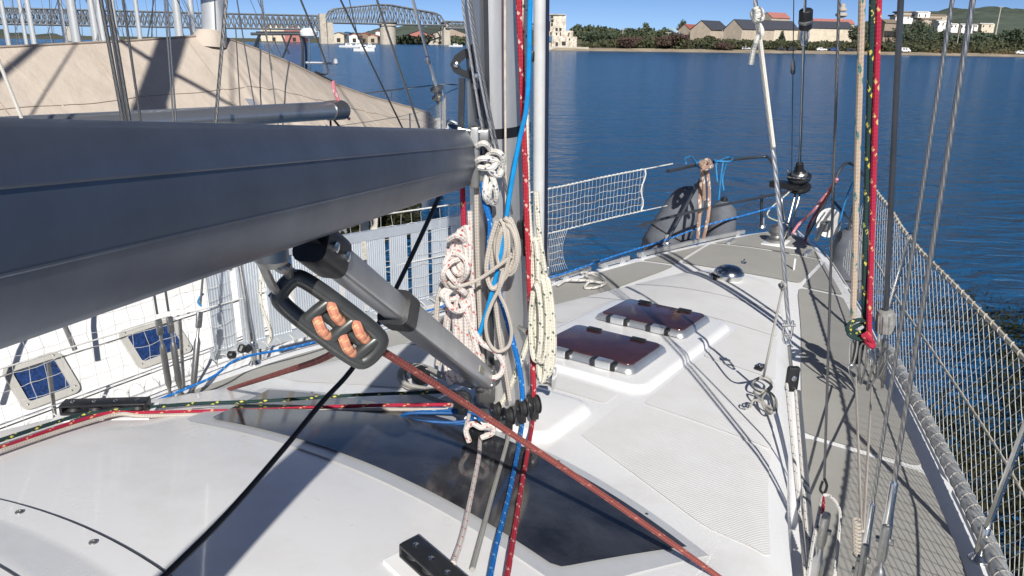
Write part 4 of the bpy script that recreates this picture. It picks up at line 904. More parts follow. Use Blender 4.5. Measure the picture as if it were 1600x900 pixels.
# mushroom ventilator
vp = at(1138, 436, 1.66); vu, vv = uv_of(vp); vp = roof(vu, vv)
vt = MB().lathe(vp, (0, 0, 1), [(.09, 0), (.105, .03), (.112, .045), (.108, .062), (.092, .082), (.066, .098), (.034, .107), (.004, .110)], 24).build('ventilator', 'stainless', yt)
cl = MB(); q = roof(vu - .10, vv - .07); cl.box(q + Vector((0, 0, .018)), BF * .014, BS * .012, (0, 0, .018), .004); cl.bar(q + Vector((0, 0, .04)), q + Vector((0, 0, .04)) + BS * -.03, .008); cl.build('clamp', 'black_plastic', vt)
def padeye(x, y, fn, h):
    u, v = uv_of(at(x, y, h)); p = fn(u, v, .004); e = MB(); e.box(p, BF * .03, BS * .018, (0, 0, .006), .004); e.tube(catmull([p - BF * .018, p - BF * .014 + Vector((0, 0, .03)), p + BF * .014 + Vector((0, 0, .03)), p + BF * .018], 4), .004, 6); e.build('padeye', 'stainless', yt)
padeye(1162, 415, deck, 1.7)
u, v = uv_of(at(1188, 568, 1.58)); p = roof(u, v, .002); e = MB(); e.box(p + Vector((0, 0, .008)), BF * .04, BS * .02, (0, 0, .009), .006); e.build('lead_eye', 'black_plastic', yt); MB().lathe(p + Vector((0, 0, .017)), (0, 0, 1), [(.016, 0), (.017, .006), (.009, .007), (.008, .002)], 12).build('eye_ring', 'stainless', yt)
# ---- rails, stanchions, pulpit
def rail_h(u): return hd(u) - .055
for s in (-1, 1):
    mb = MB(); mb.sweep([(-.012, 0), (.012, 0), (.010, .055), (-.006, .062)], [deck(u, s * (bs(u) - .02)) for u in np.linspace(-4.1, 2.35 if s < 0 else 4.7, 60)], BS); mb.build('toe_rail', 'anodised', yt)
def toe_bar(u0, u1, s, n=6):
    mb = MB(); mb.sweep([(-.014, 0), (.014, 0), (.014, .034), (-.014, .034)], [deck(u, s * (bs(u) - .03), .055) for u in np.linspace(u0, u1, n)], BS); o = mb.build('toe_rail', 'bright_alu', yt)
    for u in (u0 + .06, u1 - .06): f = MB(); q = deck(u, s * (bs(u) - .03)); f.box(q + Vector((0, 0, .028)), BF * .03, BS * .014, (0, 0, .03), .005); f.build('rail_foot', 'bright_alu', o)
toe_bar(2.42, 2.72, -1, 3); toe_bar(2.82, 3.12, -1, 3); toe_bar(3.22, 4.45, -1, 8); toe_bar(2.0, 2.4, -1, 3)
LT = [(-4, 1.07), (2, 1.05), (3, 1.0), (4.2, .95)]
def ltop(u, s, q=1.0): # lifeline height: q=1 top, 0 deck
    return bw(u, s * (bs(u) + .02 * q + max(0, u - 2.5) * .07 * q), lerp(hd(u) - .05, interp(u, LT), q))
def stanchion(u, s):
    a = deck(u, s * (bs(u) - .035)); b = ltop(u, s); t = MB(); t.lathe(a, (0, 0, 1), [(.035, 0), (.035, .01), (.019, .03), (.017, .14), (.0135, .145)], 12); t.bar(a + Vector((0, 0, .1)), b, .0125, 10); t.lathe(b, (b - a), [(.0125, -.01), (.017, 0), (.014, .02), (.004, .026)], 10); t.build('stanchion', 'stainless', yt)
for u, s in ((.48, 1), (2.32, 1), (.12, -1), (2.3, -1), (-1.5, 1), (-1.7, -1)): stanchion(u, s)
pl = MB(); T = .0135
pt = [at(1042, 268, .99), at(1110, 254, .97), at(1190, 245, .95), at(1203, 249, .955), at(1212, 268, 1.05), at(1219, 300, 1.28), at(1226, 345, 1.52)]
pl.tube(catmull(pt, 6), T, 10); pl.tube(catmull([at(1108, 256, .975), at(1075, 316, 1.31), at(1042, 378, 1.66)], 4), T, 10)
pl.tube(catmull([at(1000, 352, 1.36), at(1060, 336, 1.34), at(1130, 320, 1.32), at(1215, 303, 1.31), at(1245, 297, 1.30)], 5), T * .9, 10)
pl.tube([at(1190, 305, 1.32), at(1190, 352, 1.62)], T, 10)
ps = [at(1372, 298, 1.0), at(1345, 268, .97), at(1328, 255, .955), at(1316, 260, .97), at(1303, 285, 1.1), at(1282, 330, 1.35), at(1258, 372, 1.6)]
pl.tube(catmull(ps, 6), T, 10); pl.tube(catmull([at(1300, 312, 1.28), at(1320, 335, 1.34), at(1345, 365, 1.38)], 4), T * .9, 10)
pl.tube([at(1345, 268, .97), at(1318, 400, 1.66)], T, 10)
po = pl.build('pulpit', 'dark_tube', yt)
for x, y, h in ((1042, 382, 1.69), (1190, 355, 1.65), (1318, 404, 1.69)): MB().lathe(at(x, y, h), (0, 0, 1), [(.04, 0), (.035, .012), (.022, .03), (.02, .09)], 12).build('pulpit_foot', 'bright_alu', po)
# windlass and bow fittings
wp = bw(*uv_of(at(1212, 378, 1.66)), hd(4.3)); wl = MB(); wl.box(wp + Vector((0, 0, .015)), BF * .14, BS * .10, (0, 0, .02), .015); w = wl.build('windlass', 'gelcoat', yt)
MB().lathe(wp + Vector((0, 0, .03)), (0, 0, 1), [(.075, 0), (.08, .03), (.055, .05), (.05, .07), (.075, .09), (.06, .10), (.058, .14), (.045, .155), (.01, .16)], 20).build('drum', 'dull_steel', w)
sf = bw(4.78, 0, hd(4.8)); mb = MB(); mb.prism([sf + BS * .07 - BF * .3, sf + BS * .07 + BF * .35 + Vector((0, 0, .06)), sf - BS * .07 + BF * .35 + Vector((0, 0, .06)), sf - BS * .07 - BF * .3], (0, 0, .03)); mb.build('bow_roller', 'stainless', yt)
for s in (-1, 1): mb = MB(); mb.box(bw(4.1, s * .33, hd(4.1) - .03), BF * .09, BS * .016, (0, 0, .012), .008); mb.box(bw(4.1, s * .33, hd(4.1) - .012), BF * .035, BS * .018, (0, 0, .016), .006); mb.build('mooring_cleat', 'bright_alu', yt)
mb = MB(); mb.box(at(1240, 425, 1.70) + Vector((0, 0, .05)), BF * .006, BS * .006, (0, 0, .06)); mb.box(at(1228, 404, 1.7) + Vector((0, 0, .10)), BF * .01, BS * .07, (0, 0, .006)); mb.build('locker_handle', 'white_plastic', yt)
# line organisers on the roof
def organiser(ua, va, ub_, vb, nsheave):
    a = roof(ua, va, .0); b = roof(ub_, vb, .0); X = (b - a) / 2; c = (a + b) / 2; Lx = X.length; Yv = Vector((0, 0, 1)).cross(X).normalized(); Z = X.normalized().cross(Yv)
    if Z.z < 0: Z = -Z
    o = MB(); o.prism([c - X * 1.12 - Yv * .065 - Z * .03, c + X * 1.12 - Yv * .065 - Z * .03, c + X * 1.12 + Yv * .065 - Z * .03, c - X * 1.12 + Yv * .065 - Z * .03], Z * .05); w = o.build('line_organiser', 'gelcoat', yt)
    for zz in (.028, .060): m = MB(); m.box(c + Z * zz, X, Yv * .031, Z * .005, .004); m.build('cheek_plate', 'black_plastic', w)
    for k in range(nsheave):
        q = c + X * (-1 + (2 * k + 1) / nsheave); MB().lathe(q + Z * .034, Z, [(.024, 0), (.017, .010), (.024, .021)], 14).build('sheave', 'black_rubber', w)
        MB().lathe(q + Z * .064, Z, [(.008, 0), (.009, .003), (.004, .005)], 8).build('screw', 'stainless', w)
    for e in (-1, 1): m = MB(); m.box(c + X * (e * .97) + Z * .044, X * .03, Yv * .029, Z * .015); m.build('spacer', 'black_plastic', w)
organiser(-1.20, -1.25, -1.00, -1.01, 4); organiser(-1.18, .46, -1.26, .78, 5)
# ================================================================== spars
def atd(x, y, d): return EYE + ray(x, y) * d
ZUP = Vector((0, 0, 1))
def am(x, y, off=.20): p = aty(x, y, MAST.y - off); return aty(x, y, MAST.y - off - .02 - .033 * (p.z - CZ + 1.45))       # pixel on the upright plane just aft of the mast
mt = thing('mast', bw(0, 0, 1.46), 'thick grey aluminium mast with lines led down it', 'mast')
mfoot = bw(-.04, 0, 1.45); mtop = bw(-.60, 0, 1.45) + ZUP * 14.5
def oval(fa, la, n=28):
    pts = []
    for k in range(n):
        a = 2 * math.pi * k / n; c, s_ = math.cos(a), math.sin(a); pts.append((math.copysign(abs(c) ** .8, c) * fa, math.copysign(abs(s_) ** .8, s_) * la))
    return pts
MB().sweep(oval(.136, .089), [lerp(mfoot, mtop, t) for t in (0, .02, .05, .1, .2, .5, 1)], BF).build('mast_tube', 'mast_metal', mt)
ma = lambda z, u, v: lerp(mfoot, mtop, z / 14.5) + BF * u + BS * v
tr = MB(); tr.sweep([(-.012, -.03), (.012, -.03), (.012, .03), (-.012, .03)], [ma(.10, -.146, 0), ma(14, -.146, 0)], BF); tr.build('luff_track', 'anodised', mt)
for s in (-1, 1): g = MB(); g.sweep([(-.006, -.008), (.006, -.008), (.006, .008), (-.006, .008)], [ma(.2, -.127, .036 * s), ma(14, -.127, .036 * s)], BF); g.build('track_lip', 'dark_tube', mt)
zt = uv_of(MAST)[0]
def zz(y, x=790): return aty(x, y, MAST.y).z - mfoot.z        # height on the mast of a photo row
MB().sweep(oval(.1375, .0905), [ma(zz(206), 0, 0), ma(zz(191), 0, 0)], BF).build('tape_band', 'tape', mt)
MB().sweep([(p * 1.12, q * 1.16) for p, q in oval(.136, .089)], [mfoot + ZUP * -.03, mfoot + ZUP * .03, mfoot + ZUP * .035], BF).build('mast_step', 'dull_steel', mt)
MB().lathe(ma(zz(495), -.02, .088), BS * .9 - BF * .4, [(.008, 0), (.008, .05), (.013, .05), (.013, .07), (.004, .075)], 10).build('bolt', 'stainless', mt)
for y, u in ((345, -.03),):
    c = MB(); b = ma(zz(y), u, .094); c.box(b + BS * .018, ZUP * .035, BF * .010, BS * .016, .005); c.tube(catmull([b + BS * .036 - ZUP * .10, b + BS * .034 - ZUP * .04, b + BS * .034 + ZUP * .04, b + BS * .038 + ZUP * .10], 4), [.007] + [.011] * 11 + [.007], 8); c.build('horn_cleat', 'black_plastic', mt)
for y, x in ((245, 760), (262, 745), (118, 745)):
    w = MB(); w.lathe(am(x, y, .17), (0, -1, .1), [(.010, 0), (.012, .012), (.006, .016)], 8); w.build('rivet', 'stainless', mt)
lw = MB(); lc = ma(zz(590), .12, .075); lw.lathe(lc, BS + BF * .3, [(.05, 0), (.052, .015), (.036, .03), (.036, .07), (.05, .09), (.02, .095)], 18); lw.build('winch', 'stainless', mt)
cb = MB(); oo = [(742, 74), (724, 77), (710, 87), (703, 101), (709, 113), (722, 120), (742, 126)]; ii = [(735, 88), (727, 91), (721, 96), (718, 102), (721, 107), (727, 110), (735, 112)]
for f_ in (.10, .145): cb.v += [am(x, y, f_) for x, y in oo] + [am(x, y, f_) for x, y in ii]
for k in range(6):
    cb.face((k, k + 1, 8 + k, 7 + k)); cb.face((14 + k, 15 + k, 22 + k, 21 + k)); cb.face((k, k + 1, 15 + k, 14 + k)); cb.face((7 + k, 8 + k, 22 + k, 21 + k))
cb.box(am(741, 100, .12), (.012, 0, 0), (0, .03, 0), (0, 0, .065), .005); xb_ = cb.build('exit_block', 'black_plastic', mt)
MB().lathe(am(713, 101, .145), (0, -1, 0), [(.010, 0), (.010, .008), (.004, .011)], 8).build('bolt', 'stainless', xb_)
for s_, (x0, y0, x1, y1) in enumerate(((722, 122, 720, 205), (742, 140, 748, 185), (752, 126, 757, 180))): MB().bar(am(x0, y0, .16), am(x1, y1, .16), .012, 8).build('line_guide', 'dark_tube', mt)
gn = MB(); gc = am(742, 245, .22); gn.box(gc, (.018, 0, 0), (0, .03, 0), (0, 0, .105), .008); gn.box(am(752, 215, .20), (.03, 0, 0), (0, .025, 0), (0, 0, .03), .008); gn.box(am(752, 272, .20), (.03, 0, 0), (0, .025, 0), (0, 0, .03), .008); gn.lathe(am(741, 205, .24), (-1, 0, .1), [(.006, -.02), (.006, .045), (.011, .045), (.011, .055)], 8); gn.build('gooseneck', 'dull_steel', mt)
vb = MB(); vb.box(am(760, 600, .22), (.035, 0, 0), (0, .05, 0), (0, 0, .06), .012); vb.box(am(752, 590, .26), (.018, 0, 0), (0, .05, 0), (0, 0, .035), .008); vb.lathe(am(768, 578, .26), (0, -1, .2), [(.008, 0), (.008, .03), (.003, .033)], 8); vb.lathe(am(768, 600, .26), (0, -1, .2), [(.008, 0), (.008, .03), (.003, .033)], 8); vb.build('vang_bracket', 'dull_steel', mt)
# stowed spinnaker pole along the front of the mast
pp = bw(.28, -.04, 1.3); t = thing('spinnaker_pole', pp, 'pale grey pole stowed upright before the mast', 'pole')
p0 = bw(.285, -.04, .95); p1 = p0 + ZUP * 5.2 - BF * .20
mat('pole_white', (.60, .61, .61), .35, .1, .06, 9)
MB().tube([p0, p1], .024, 16).build('tube', 'pole_white', t)
mat('pole_white', (.60, .61, .61), .35, .1, .06, 9)
mat('navy_strip', (.012, .018, .04), .35); MB().tube([p0 + BF * .038 + BS * .010, p1 + BF * .038 + BS * .010], .0105, 10).build('edge_strip', 'navy_strip', t)
MB().lathe(p0, -ZUP, [(.036, 0), (.03, .06), (.018, .1), (.016, .16)], 12).build('end_fitting', 'black_plastic', t)
MB().bar(p0 - ZUP * .1, bw(.08, -.02, 1.07), .012, 8).build('bracket', 'black_plastic', t)
mb = MB(); mb.box(am(829, 88, -.08), (.014, 0, 0), (0, .03, 0), (0, 0, .020), .006); mb.build('clip', 'black_plastic', t)
# boom
G = atd(736, 244, 2.83); E = atd(0, 357, .68); bd = (E - G).normalized(); Bend = G + bd * 4.6
bmx = bd.cross(ZUP).normalized()
if bmx.x < 0: bmx = -bmx
bt = thing('boom', G, 'broad blue grey aluminium boom swung toward the starboard side', 'boom')
prof = [(.030, .098), (.040, .090), (.0575, .047), (.059, .040), (.0625, -.022), (.0615, -.031), (.042, -.088), (.030, -.098)]
prof = prof + [(-a, b) for a, b in reversed(prof)]
mb = MB(); mb.sweep(prof, [lerp(G - bd * -.02, Bend, k / 10) for k in range(11)], bmx); mb.build('boom_tube', 'boom_metal', bt, sharp=40)
for q in ((.0600, .0435), (.0632, -.0265)):
    y_ = bd.cross(bmx); y_ = y_ if y_.z > 0 else -y_
    MB().tube([G + bmx * q[0] + y_ * q[1] + bd * .03, Bend + bmx * q[0] + y_ * q[1]], .0018, 5).build('extrusion_ridge', 'boom_metal', bt)
mb = MB(); mb.sweep([(a * 1.04, b * 1.03) for a, b in prof], [G - bd * .03, G + bd * .0, G + bd * .022], bmx); mb.build('end_casting', 'dull_steel', bt, sharp=20)
yb_ = bd.cross(bmx); yb_ = yb_ if yb_.z > 0 else -yb_
for o_ in (.07, -.07): MB().lathe(G + bmx * .06 + yb_ * o_ + bd * .01, bmx, [(.010, 0), (.010, .012), (.004, .015)], 8).build('bolt', 'stainless', bt)
def boom_at(xpx, dn=0):
    lo, hi = 0., 4.
    for _ in range(40):
        md = (lo + hi) / 2; p = G + bd * md - EYE; x = 800 + FPX * p.dot(RT) / p.dot(FW)
        if x > xpx: lo = md
        else: hi = md
    return G + bd * lo - yb_ * dn
# rigid vang
va = boom_at(478, .10); vfit = boom_at(478, .17); dA = (vfit - EYE).dot(FW)
vtop = atd(512, 396, dA + .10); vend = am(757, 592, .27)
vt = thing('rigid_vang', vend, 'telescopic grey strut between boom and mast foot', 'vang')
vx = (vend - vtop).normalized(); sx = vx.cross(ZUP).normalized(); sx = sx if sx.x > 0 else -sx
def rrect(w, h, r, n=4):
    out = []
    for (a0, sx_, sy_) in ((0, 1, 1), (90, -1, 1), (180, -1, -1), (270, 1, -1)):
        for k in range(n): a = R(a0 + 90 * k / (n - 1)); out.append((sx_ * (w - r) + math.cos(a) * r, sy_ * (h - r) + math.sin(a) * r))
    return out
Lv = (vend - vtop).length; vm = vtop + vx * (Lv * .30)
MB().sweep(rrect(.026, .031, .012), [vtop, vm + vx * .05], sx).build('inner_tube', 'anodised', vt, sharp=50)
MB().sweep(rrect(.034, .038, .014), [vm, vend - vx * .02], sx).build('outer_tube', 'anodised', vt, sharp=50)
MB().sweep(rrect(.040, .045, .018), [vm - vx * .035, vm - vx * .03, vm + vx * .03, vm + vx * .04], sx).build('collar', 'black_plastic', vt)
hd_ = MB(); hd_.sweep([(a, b) for a, b in rrect(.034, .042, .020)], [vtop - vx * .075, vtop - vx * .05, vtop + vx * .03], sx); hd_.build('head_fitting', 'black_plastic', vt)
hd2 = MB(); hd2.box(lerp(va, vtop - vx * .05, .35), sx * .014, vx * .03, (vtop - vx * .05 - va) * .5, .008); hd2.build('boom_clevis', 'black_plastic', vt)
for q in (-.045, .01): MB().lathe(vtop + vx * q + sx * .032 , sx, [(.011, 0), (.011, .008), (.005, .010)], 10).build('pin', 'stainless', vt)
mb = MB(); yv = vx.cross(sx); yv = yv if yv.z > 0 else -yv; mb.box(lerp(vm, vend, .80) + sx * .035, vx * .035, yv * .012, sx * .0012); mat('plate_label', (.33, .31, .24), .5); mb.build('maker_plate', 'plate_label', vt)
# boom brake
bA = atd(450, 450, 1.42); bB = atd(583, 550, 1.50); ax = (bB - bA).normalized(); side_ = ax.cross(FW).normalized(); L_ = (bB - bA).length
bt2 = thing('boom_brake', bB, 'black metal boom brake threaded with orange rope', 'boom brake')
def bp(a, s_, f=0): return bA + ax * (a * L_) + side_ * s_ - FW * f
HWB = .031
ringp = [bp(-.02, -.018), bp(-.02, .018), bp(.08, HWB), bp(.5, HWB + .004), bp(.9, HWB + .002), bp(1.0, .020), bp(1.0, -.020), bp(.9, -HWB - .002), bp(.5, -HWB - .004), bp(.08, -HWB)]
MB().tube(catmull(ringp, 5, True), .0165, 14, closed=True).build('frame', 'brake_body', bt2)
for a, w_ in ((.34, .0125), (.63, .0135), (.92, .0135)): MB().tube([bp(a - .03, -.036), bp(a, 0, .008), bp(a + .03, .036)], w_, 12).build('crossbar', 'brake_body', bt2)
MB().tube([bp(.3, 0, -.004), bp(1.0, 0, -.004)], .011, 10).build('spine', 'brake_body', bt2)
for a0, s0 in ((.34, -.0200), (.35, .0180), (.63, -.0180), (.64, .0190)):
    rp = [bp(a0 - .04, s0 + .012, -.020), bp(a0 + .03, s0 + .010, .004), bp(a0 + .10, s0 + .004, .017), bp(a0 + .17, s0 - .003, .018), bp(a0 + .25, s0 - .008, .003), bp(a0 + .31, s0 - .009, -.020)]
    MB().tube(catmull(rp, 6), .0105, 12).build('rope_turn', 'rope_orange', bt2)
sh = boom_at(420, .10); sd = boom_at(420, .12)
sk = MB(); top_ = sd; low = bp(-.05, 0, .0)
sk.tube(catmull([top_ - bmx * .0 - ax * .03, top_ + ax * .02, lerp(top_, low, .6) + side_ * .022, low + side_ * .018], 5), .0085, 8); sk.tube(catmull([top_ - ax * .03, lerp(top_, low, .5) - side_ * .02, low - side_ * .018], 5), .0085, 8); sk.bar(low - side_ * .034, low + side_ * .036, .009, 8); sk.lathe(sh, -ZUP, [(.028, -.012), (.028, .018), (.018, .03)], 12); sk.build('shackle', 'dull_steel', bt2)
line('brake_line', [bp(.96, .01), atd(640, 575, 1.62), atd(760, 652, 1.85), atd(940, 772, 2.05), atd(1128, 905, 2.22), atd(1230, 985, 2.3)], .0085, 'rope_brake', 'rust red brake line running from the boom brake to starboard')
line('brake_line', [bp(.75, -.02, -.03), atd(500, 562, 1.9), atd(440, 582, 2.4), at(330, 617, 1.74), at(290, 630, 1.76)], .009, 'rope_brake', 'rust red brake line running from the boom brake to port')
line('shock_cord', [atd(692, 295, 2.5), atd(625, 438, 2.4), atd(560, 562, 2.25), atd(500, 632, 2.1), atd(440, 705, 1.95), atd(350, 808, 1.72), atd(245, 912, 1.52)], .0075, 'cord_black', 'taut black cord passing behind the brake down to the roof')
# ================================================================== lines on the mast
def mline(name, px, r, m, label, off=.20, cat='rope', **k): return line(name, [am(x, y, o) for x, y, o in [(q + (off,))[:3] if len(q) == 2 else q for q in px]], r * (1.22 if r > .005 else 1), m, label, cat, **k)
HW = 'halyards on the mast'
mline('wire_halyard', [(719, -60), (725, 20), (740, 120), (757, 222)], .0045, 'wire_bright', 'steel wire halyard nearest the mast track', .21, 'wire')
mline('wire_halyard', [(724, -60), (731, 0), (746, 100), (771, 225)], .0045, 'wire_bright', 'steel wire halyard ending above the white knotted rope', .22, 'wire')
mline('wire_halyard', [(728, -60), (735, 0), (751, 100), (776, 225), (800, 335)], .0045, 'wire', 'longest steel wire halyard crossing the mast face', .21, 'wire')
mline('cord', [(789, -40), (789, 100), (790, 250), (791, 345)], .004, 'cord_tan', 'thin tan cord hanging straight down the mast', .20)
mline('halyard', [(810, -60), (811, 10), (815, 110), (818, 200), (821, 270), (823, 340), (828, 470), (832, 560), (835, 632)], .0085, 'rope_red_white', 'red halyard with white flecks down the mast to its foot', .16)
mline('halyard', [(820, -60), (820, 50), (822, 180), (824, 290), (829, 370), (836, 430), (842, 455)], .0085, 'rope_white_green', 'white halyard with green flecks leading to the big coil', .15)
mline('halyard', [(830, -60), (828, 10), (826, 110), (822, 172), (811, 222), (797, 300), (784, 390), (765, 470), (738, 556)], .0068, 'blue_line', 'bright blue line slanting across the mast', .26)
mline('halyard', [(722, 285), (727, 400), (735, 520), (738, 545)], .008, 'rope_red', 'dark red rope along the back of the mast', .19)
mline('halyard', [(734, 330), (737, 420), (742, 540)], .008, 'rope_white_red', 'white rope with red flecks beside the mast track', .19)
mline('halyard', [(754, 285), (757, 315), (766, 350), (764, 400), (775, 440), (795, 510), (808, 560), (815, 600), (817, 645)], .0085, 'rope_blue', 'blue rope with pale flecks winding down the mast face', .23)
mline('halyard', [(766, 380), (771, 440), (780, 520), (790, 580), (797, 625)], .0075, 'rope_old', 'old plain white rope hanging down the mast face', .235)
# knotted rope at the gooseneck
kp = [(745, 228), (757, 224), (768, 236), (776, 248), (770, 262), (752, 262), (742, 256), (752, 248), (772, 250), (784, 258), (780, 274), (768, 268), (760, 250), (768, 238), (782, 240), (786, 256), (776, 276), (766, 292), (764, 310), (771, 318), (776, 306), (772, 285), (765, 268), (759, 285), (758, 305), (763, 316)]
mline('knotted_rope', [(x, y, .25 + .02 * math.sin(i * 1.9)) for i, (x, y) in enumerate(kp)], .0085, 'rope_white_blue', 'white blue flecked rope knotted at the boom joint')
def coil(name, cx, cy, rx, ry, n, r, m, label, off=.22, jx=4, jy=8, tail=(), head=(), top_pinch=.55, seed=1, spread=.03):
    g = np.random.default_rng(seed); pts = [(x, y, off) for x, y in head]
    for i in range(n):
        ax_, ay_ = rx * g.uniform(.55, 1.1), ry * g.uniform(.88, 1.06); ox, oy, oo = g.uniform(-jx, jx), g.uniform(-jy, jy) * .5, g.uniform(-spread, spread)
        for k in range(10):
            a = -math.pi / 2 + 2 * math.pi * k / 10; y = math.sin(a); pin = lerp(top_pinch, 1, (y + 1) / 2)
            pts.append((cx + ox + ax_ * pin * math.cos(a), cy + oy + ay_ * y, off + oo + .015 * math.cos(a)))
    pts += [(x, y, off + .03) for x, y in tail]
    return mline(name, pts, r, m, label, smooth=4)
coil('rope_coil', 850, 515, 16, 78, 6, .0085, 'rope_white_green', 'large hanging coil of white rope with green flecks', .15, head=[(838, 300), (842, 360)], tail=[(846, 445), (835, 500), (812, 570), (788, 622), (772, 648)], seed=3, jx=7)
MB_ = coil('rope_coil', 838, 415, 7, 40, 2, .0085, 'rope_white_green', 'short upper bight of white rope on the mast cleat', .15, seed=8)
coil('rope_coil', 714, 412, 17, 42, 6, .0085, 'rope_white_red', 'bundled white coil with red flecks behind the mast', .22, seed=5, jx=5, top_pinch=.6)
coil('rope_coil', 712, 530, 15, 62, 5, .0085, 'rope_white_red', 'hanging loops of white red flecked rope under the bundle', .20, seed=6, jx=8, top_pinch=.8)
wr = [(688, 440), (700, 432), (722, 436), (734, 446), (722, 456), (700, 452), (690, 460), (702, 468), (724, 464), (733, 472), (716, 482), (698, 476)]
mline('rope_wrap', [(x, y, .25 + .03 * math.cos(i * 1.05)) for i, (x, y) in enumerate(wr)], .0085, 'rope_white_red', 'turns of rope wrapped round the bundled white coil')
mline('rope_loop', [(720, 470), (735, 505), (752, 535), (772, 548), (785, 565), (783, 583), (770, 590), (757, 578), (748, 555), (738, 520), (728, 480)], .0085, 'rope_white_red', 'loose bight of white red flecked rope at the mast foot', .28)
coil('cord_coil', 795, 385, 17, 42, 5, .0055, 'rope_old', 'small coil of thin beige cord hung on the mast', .27, head=[(790, 345)], seed=11, jx=4, top_pinch=.7)
mline('cord', [(700, 440), (712, 448), (745, 438), (775, 418), (800, 400)], .0055, 'rope_old', 'thin beige cord stretched between the two coils', .30)
mline('cord', [(798, 395), (785, 440), (768, 475), (759, 505), (764, 535), (778, 549), (795, 540), (799, 515), (790, 480), (780, 455), (786, 420)], .0055, 'rope_old', 'long hanging loop of thin beige cord', .30)
coil('rope_coil', 722, 392, 12, 34, 4, .0085, 'rope_white_red', 'smaller inner loops of the red flecked bundle', .27, seed=21, jx=6, top_pinch=.7, spread=.02)
coil('rope_coil', 842, 505, 9, 62, 4, .0085, 'rope_white_green', 'inner loops of the green flecked coil', .19, seed=22, jx=6, top_pinch=.8)
coil('cord_coil', 786, 380, 10, 34, 4, .0055, 'rope_old', 'second turn of thin beige cord beside the small coil', .25, seed=23, jx=6, top_pinch=.8)
coil('rope_coil', 726, 520, 10, 70, 3, .0085, 'rope_white_red', 'long hanging strands of red flecked rope beside the mast', .24, seed=24, jx=7, top_pinch=.9)
tang = [(700, 375), (716, 368), (728, 382), (722, 402), (704, 410), (692, 428), (700, 446), (718, 440), (730, 424), (726, 404), (708, 396), (696, 412), (704, 432), (722, 452), (732, 470), (720, 486), (704, 480), (698, 462), (712, 450), (728, 458)]
mline('tangled_rope', [(x, y, .29 + .025 * math.sin(i * 1.7)) for i, (x, y) in enumerate(tang)], .0085, 'rope_white_red', 'tangled turns of rope over the front of the bundled coil')
mline('rope_tail', [(692, 440), (684, 470), (682, 510), (688, 540), (684, 570)], .0085, 'rope_old', 'grey rope tail hanging left of the bundled coil', .22)
mline('halyard', [(744, 290), (746, 400), (751, 520), (755, 570)], .0075, 'rope_old', 'grubby white rope close along the mast track', .195)
mline('rope_loop', [(776, 345), (766, 380), (760, 420), (768, 450), (784, 440), (800, 412), (806, 380), (800, 352), (788, 340)], .0075, 'rope_old', 'wide loop of beige rope under the wire halyards', .275)
mline('short_rope', [(733, 690), (728, 672), (738, 662), (752, 668), (768, 664), (770, 676), (752, 684)], .0085, 'rope_white_red', 'short white turn of rope round the lowest block', .42)
# blocks at the mast foot
def blk(x, y, label, r=.034, off=.22, tilt=0):
    c = am(x, y, off); ax_ = Vector((math.cos(R(20 + tilt)), math.sin(R(20 + tilt)), 0)); t = thing('pulley_block', c - ZUP * r, label, 'pulley', 'blocks at the mast foot')
    for s_ in (-1, 1): MB().lathe(c + ax_ * (.014 * s_ - .003), ax_, [(r * .7, 0), (r, .002), (r, .006), (r * .6, .008)], 18).build('cheek', 'black_plastic', t)
    MB().lathe(c - ax_ * .010, ax_, [(r * .9, 0), (r * .7, .010), (r * .9, .020)], 16).build('sheave', 'black_rubber', t); MB().lathe(c - ax_ * .02, ax_, [(r * .25, 0), (r * .25, .04)], 8).build('pin', 'stainless', t)
    mb = MB(); mb.box(c - ZUP * (r * 1.15), ax_ * .016, Vector((-ax_.y, ax_.x, 0)) * .014, ZUP * (r * .5), .004); mb.build('becket', 'black_plastic', t)
blk(741, 672, 'black block lying beside the white turned rope', .036, .35, 30); blk(794, 650, 'black block taking the old white rope', .036, .27); blk(815, 638, 'black block taking the blue flecked rope', .036, .25); blk(835, 632, 'black block taking the red halyard', .038, .20); blk(775, 640, 'dark block tucked under the vang bracket', .03, .22)
blk(722, 625, 'black block among the grey control lines', .034, .30, 60)
# four lines aft over the windscreen
def rl(px, r, m, label, name='control_line'): return line(name, [at(x, y, h) for x, y, h in px], r, m, label, 'rope')
rl([(733, 648, 1.44), (729, 672, 1.45), (750, 684, 1.45), (770, 676, 1.44), (752, 682, 1.43), (748, 715, 1.385), (735, 780, 1.34), (722, 840, 1.30), (708, 880, 1.285)], .008, 'rope_white_red', 'white red flecked line crossing the windscreen, nearest the centre')
rl([(797, 668, 1.44), (790, 700, 1.43), (770, 770, 1.38), (752, 838, 1.33), (738, 890, 1.305)], .0075, 'rope_grey', 'grey line crossing the windscreen beside the blue one')
rl([(817, 655, 1.43), (812, 690, 1.43), (797, 765, 1.38), (776, 850, 1.325), (765, 905, 1.305)], .008, 'rope_blue', 'blue flecked line crossing the windscreen')
rl([(835, 640, 1.43), (829, 680, 1.43), (815, 760, 1.38), (799, 860, 1.325), (789, 922, 1.305)], .008, 'rope_red_white', 'red white flecked line crossing the windscreen')
for i, (a, b) in enumerate((((700, 888), (655, 930)), ((722, 900), (690, 940)))): rl([(*a, 1.315), (*b, 1.27)], .0085, 'rope_old', ('dirty white line leaving the starboard organiser toward the cockpit, inner', 'dirty white line leaving the starboard organiser toward the cockpit, outer')[i])
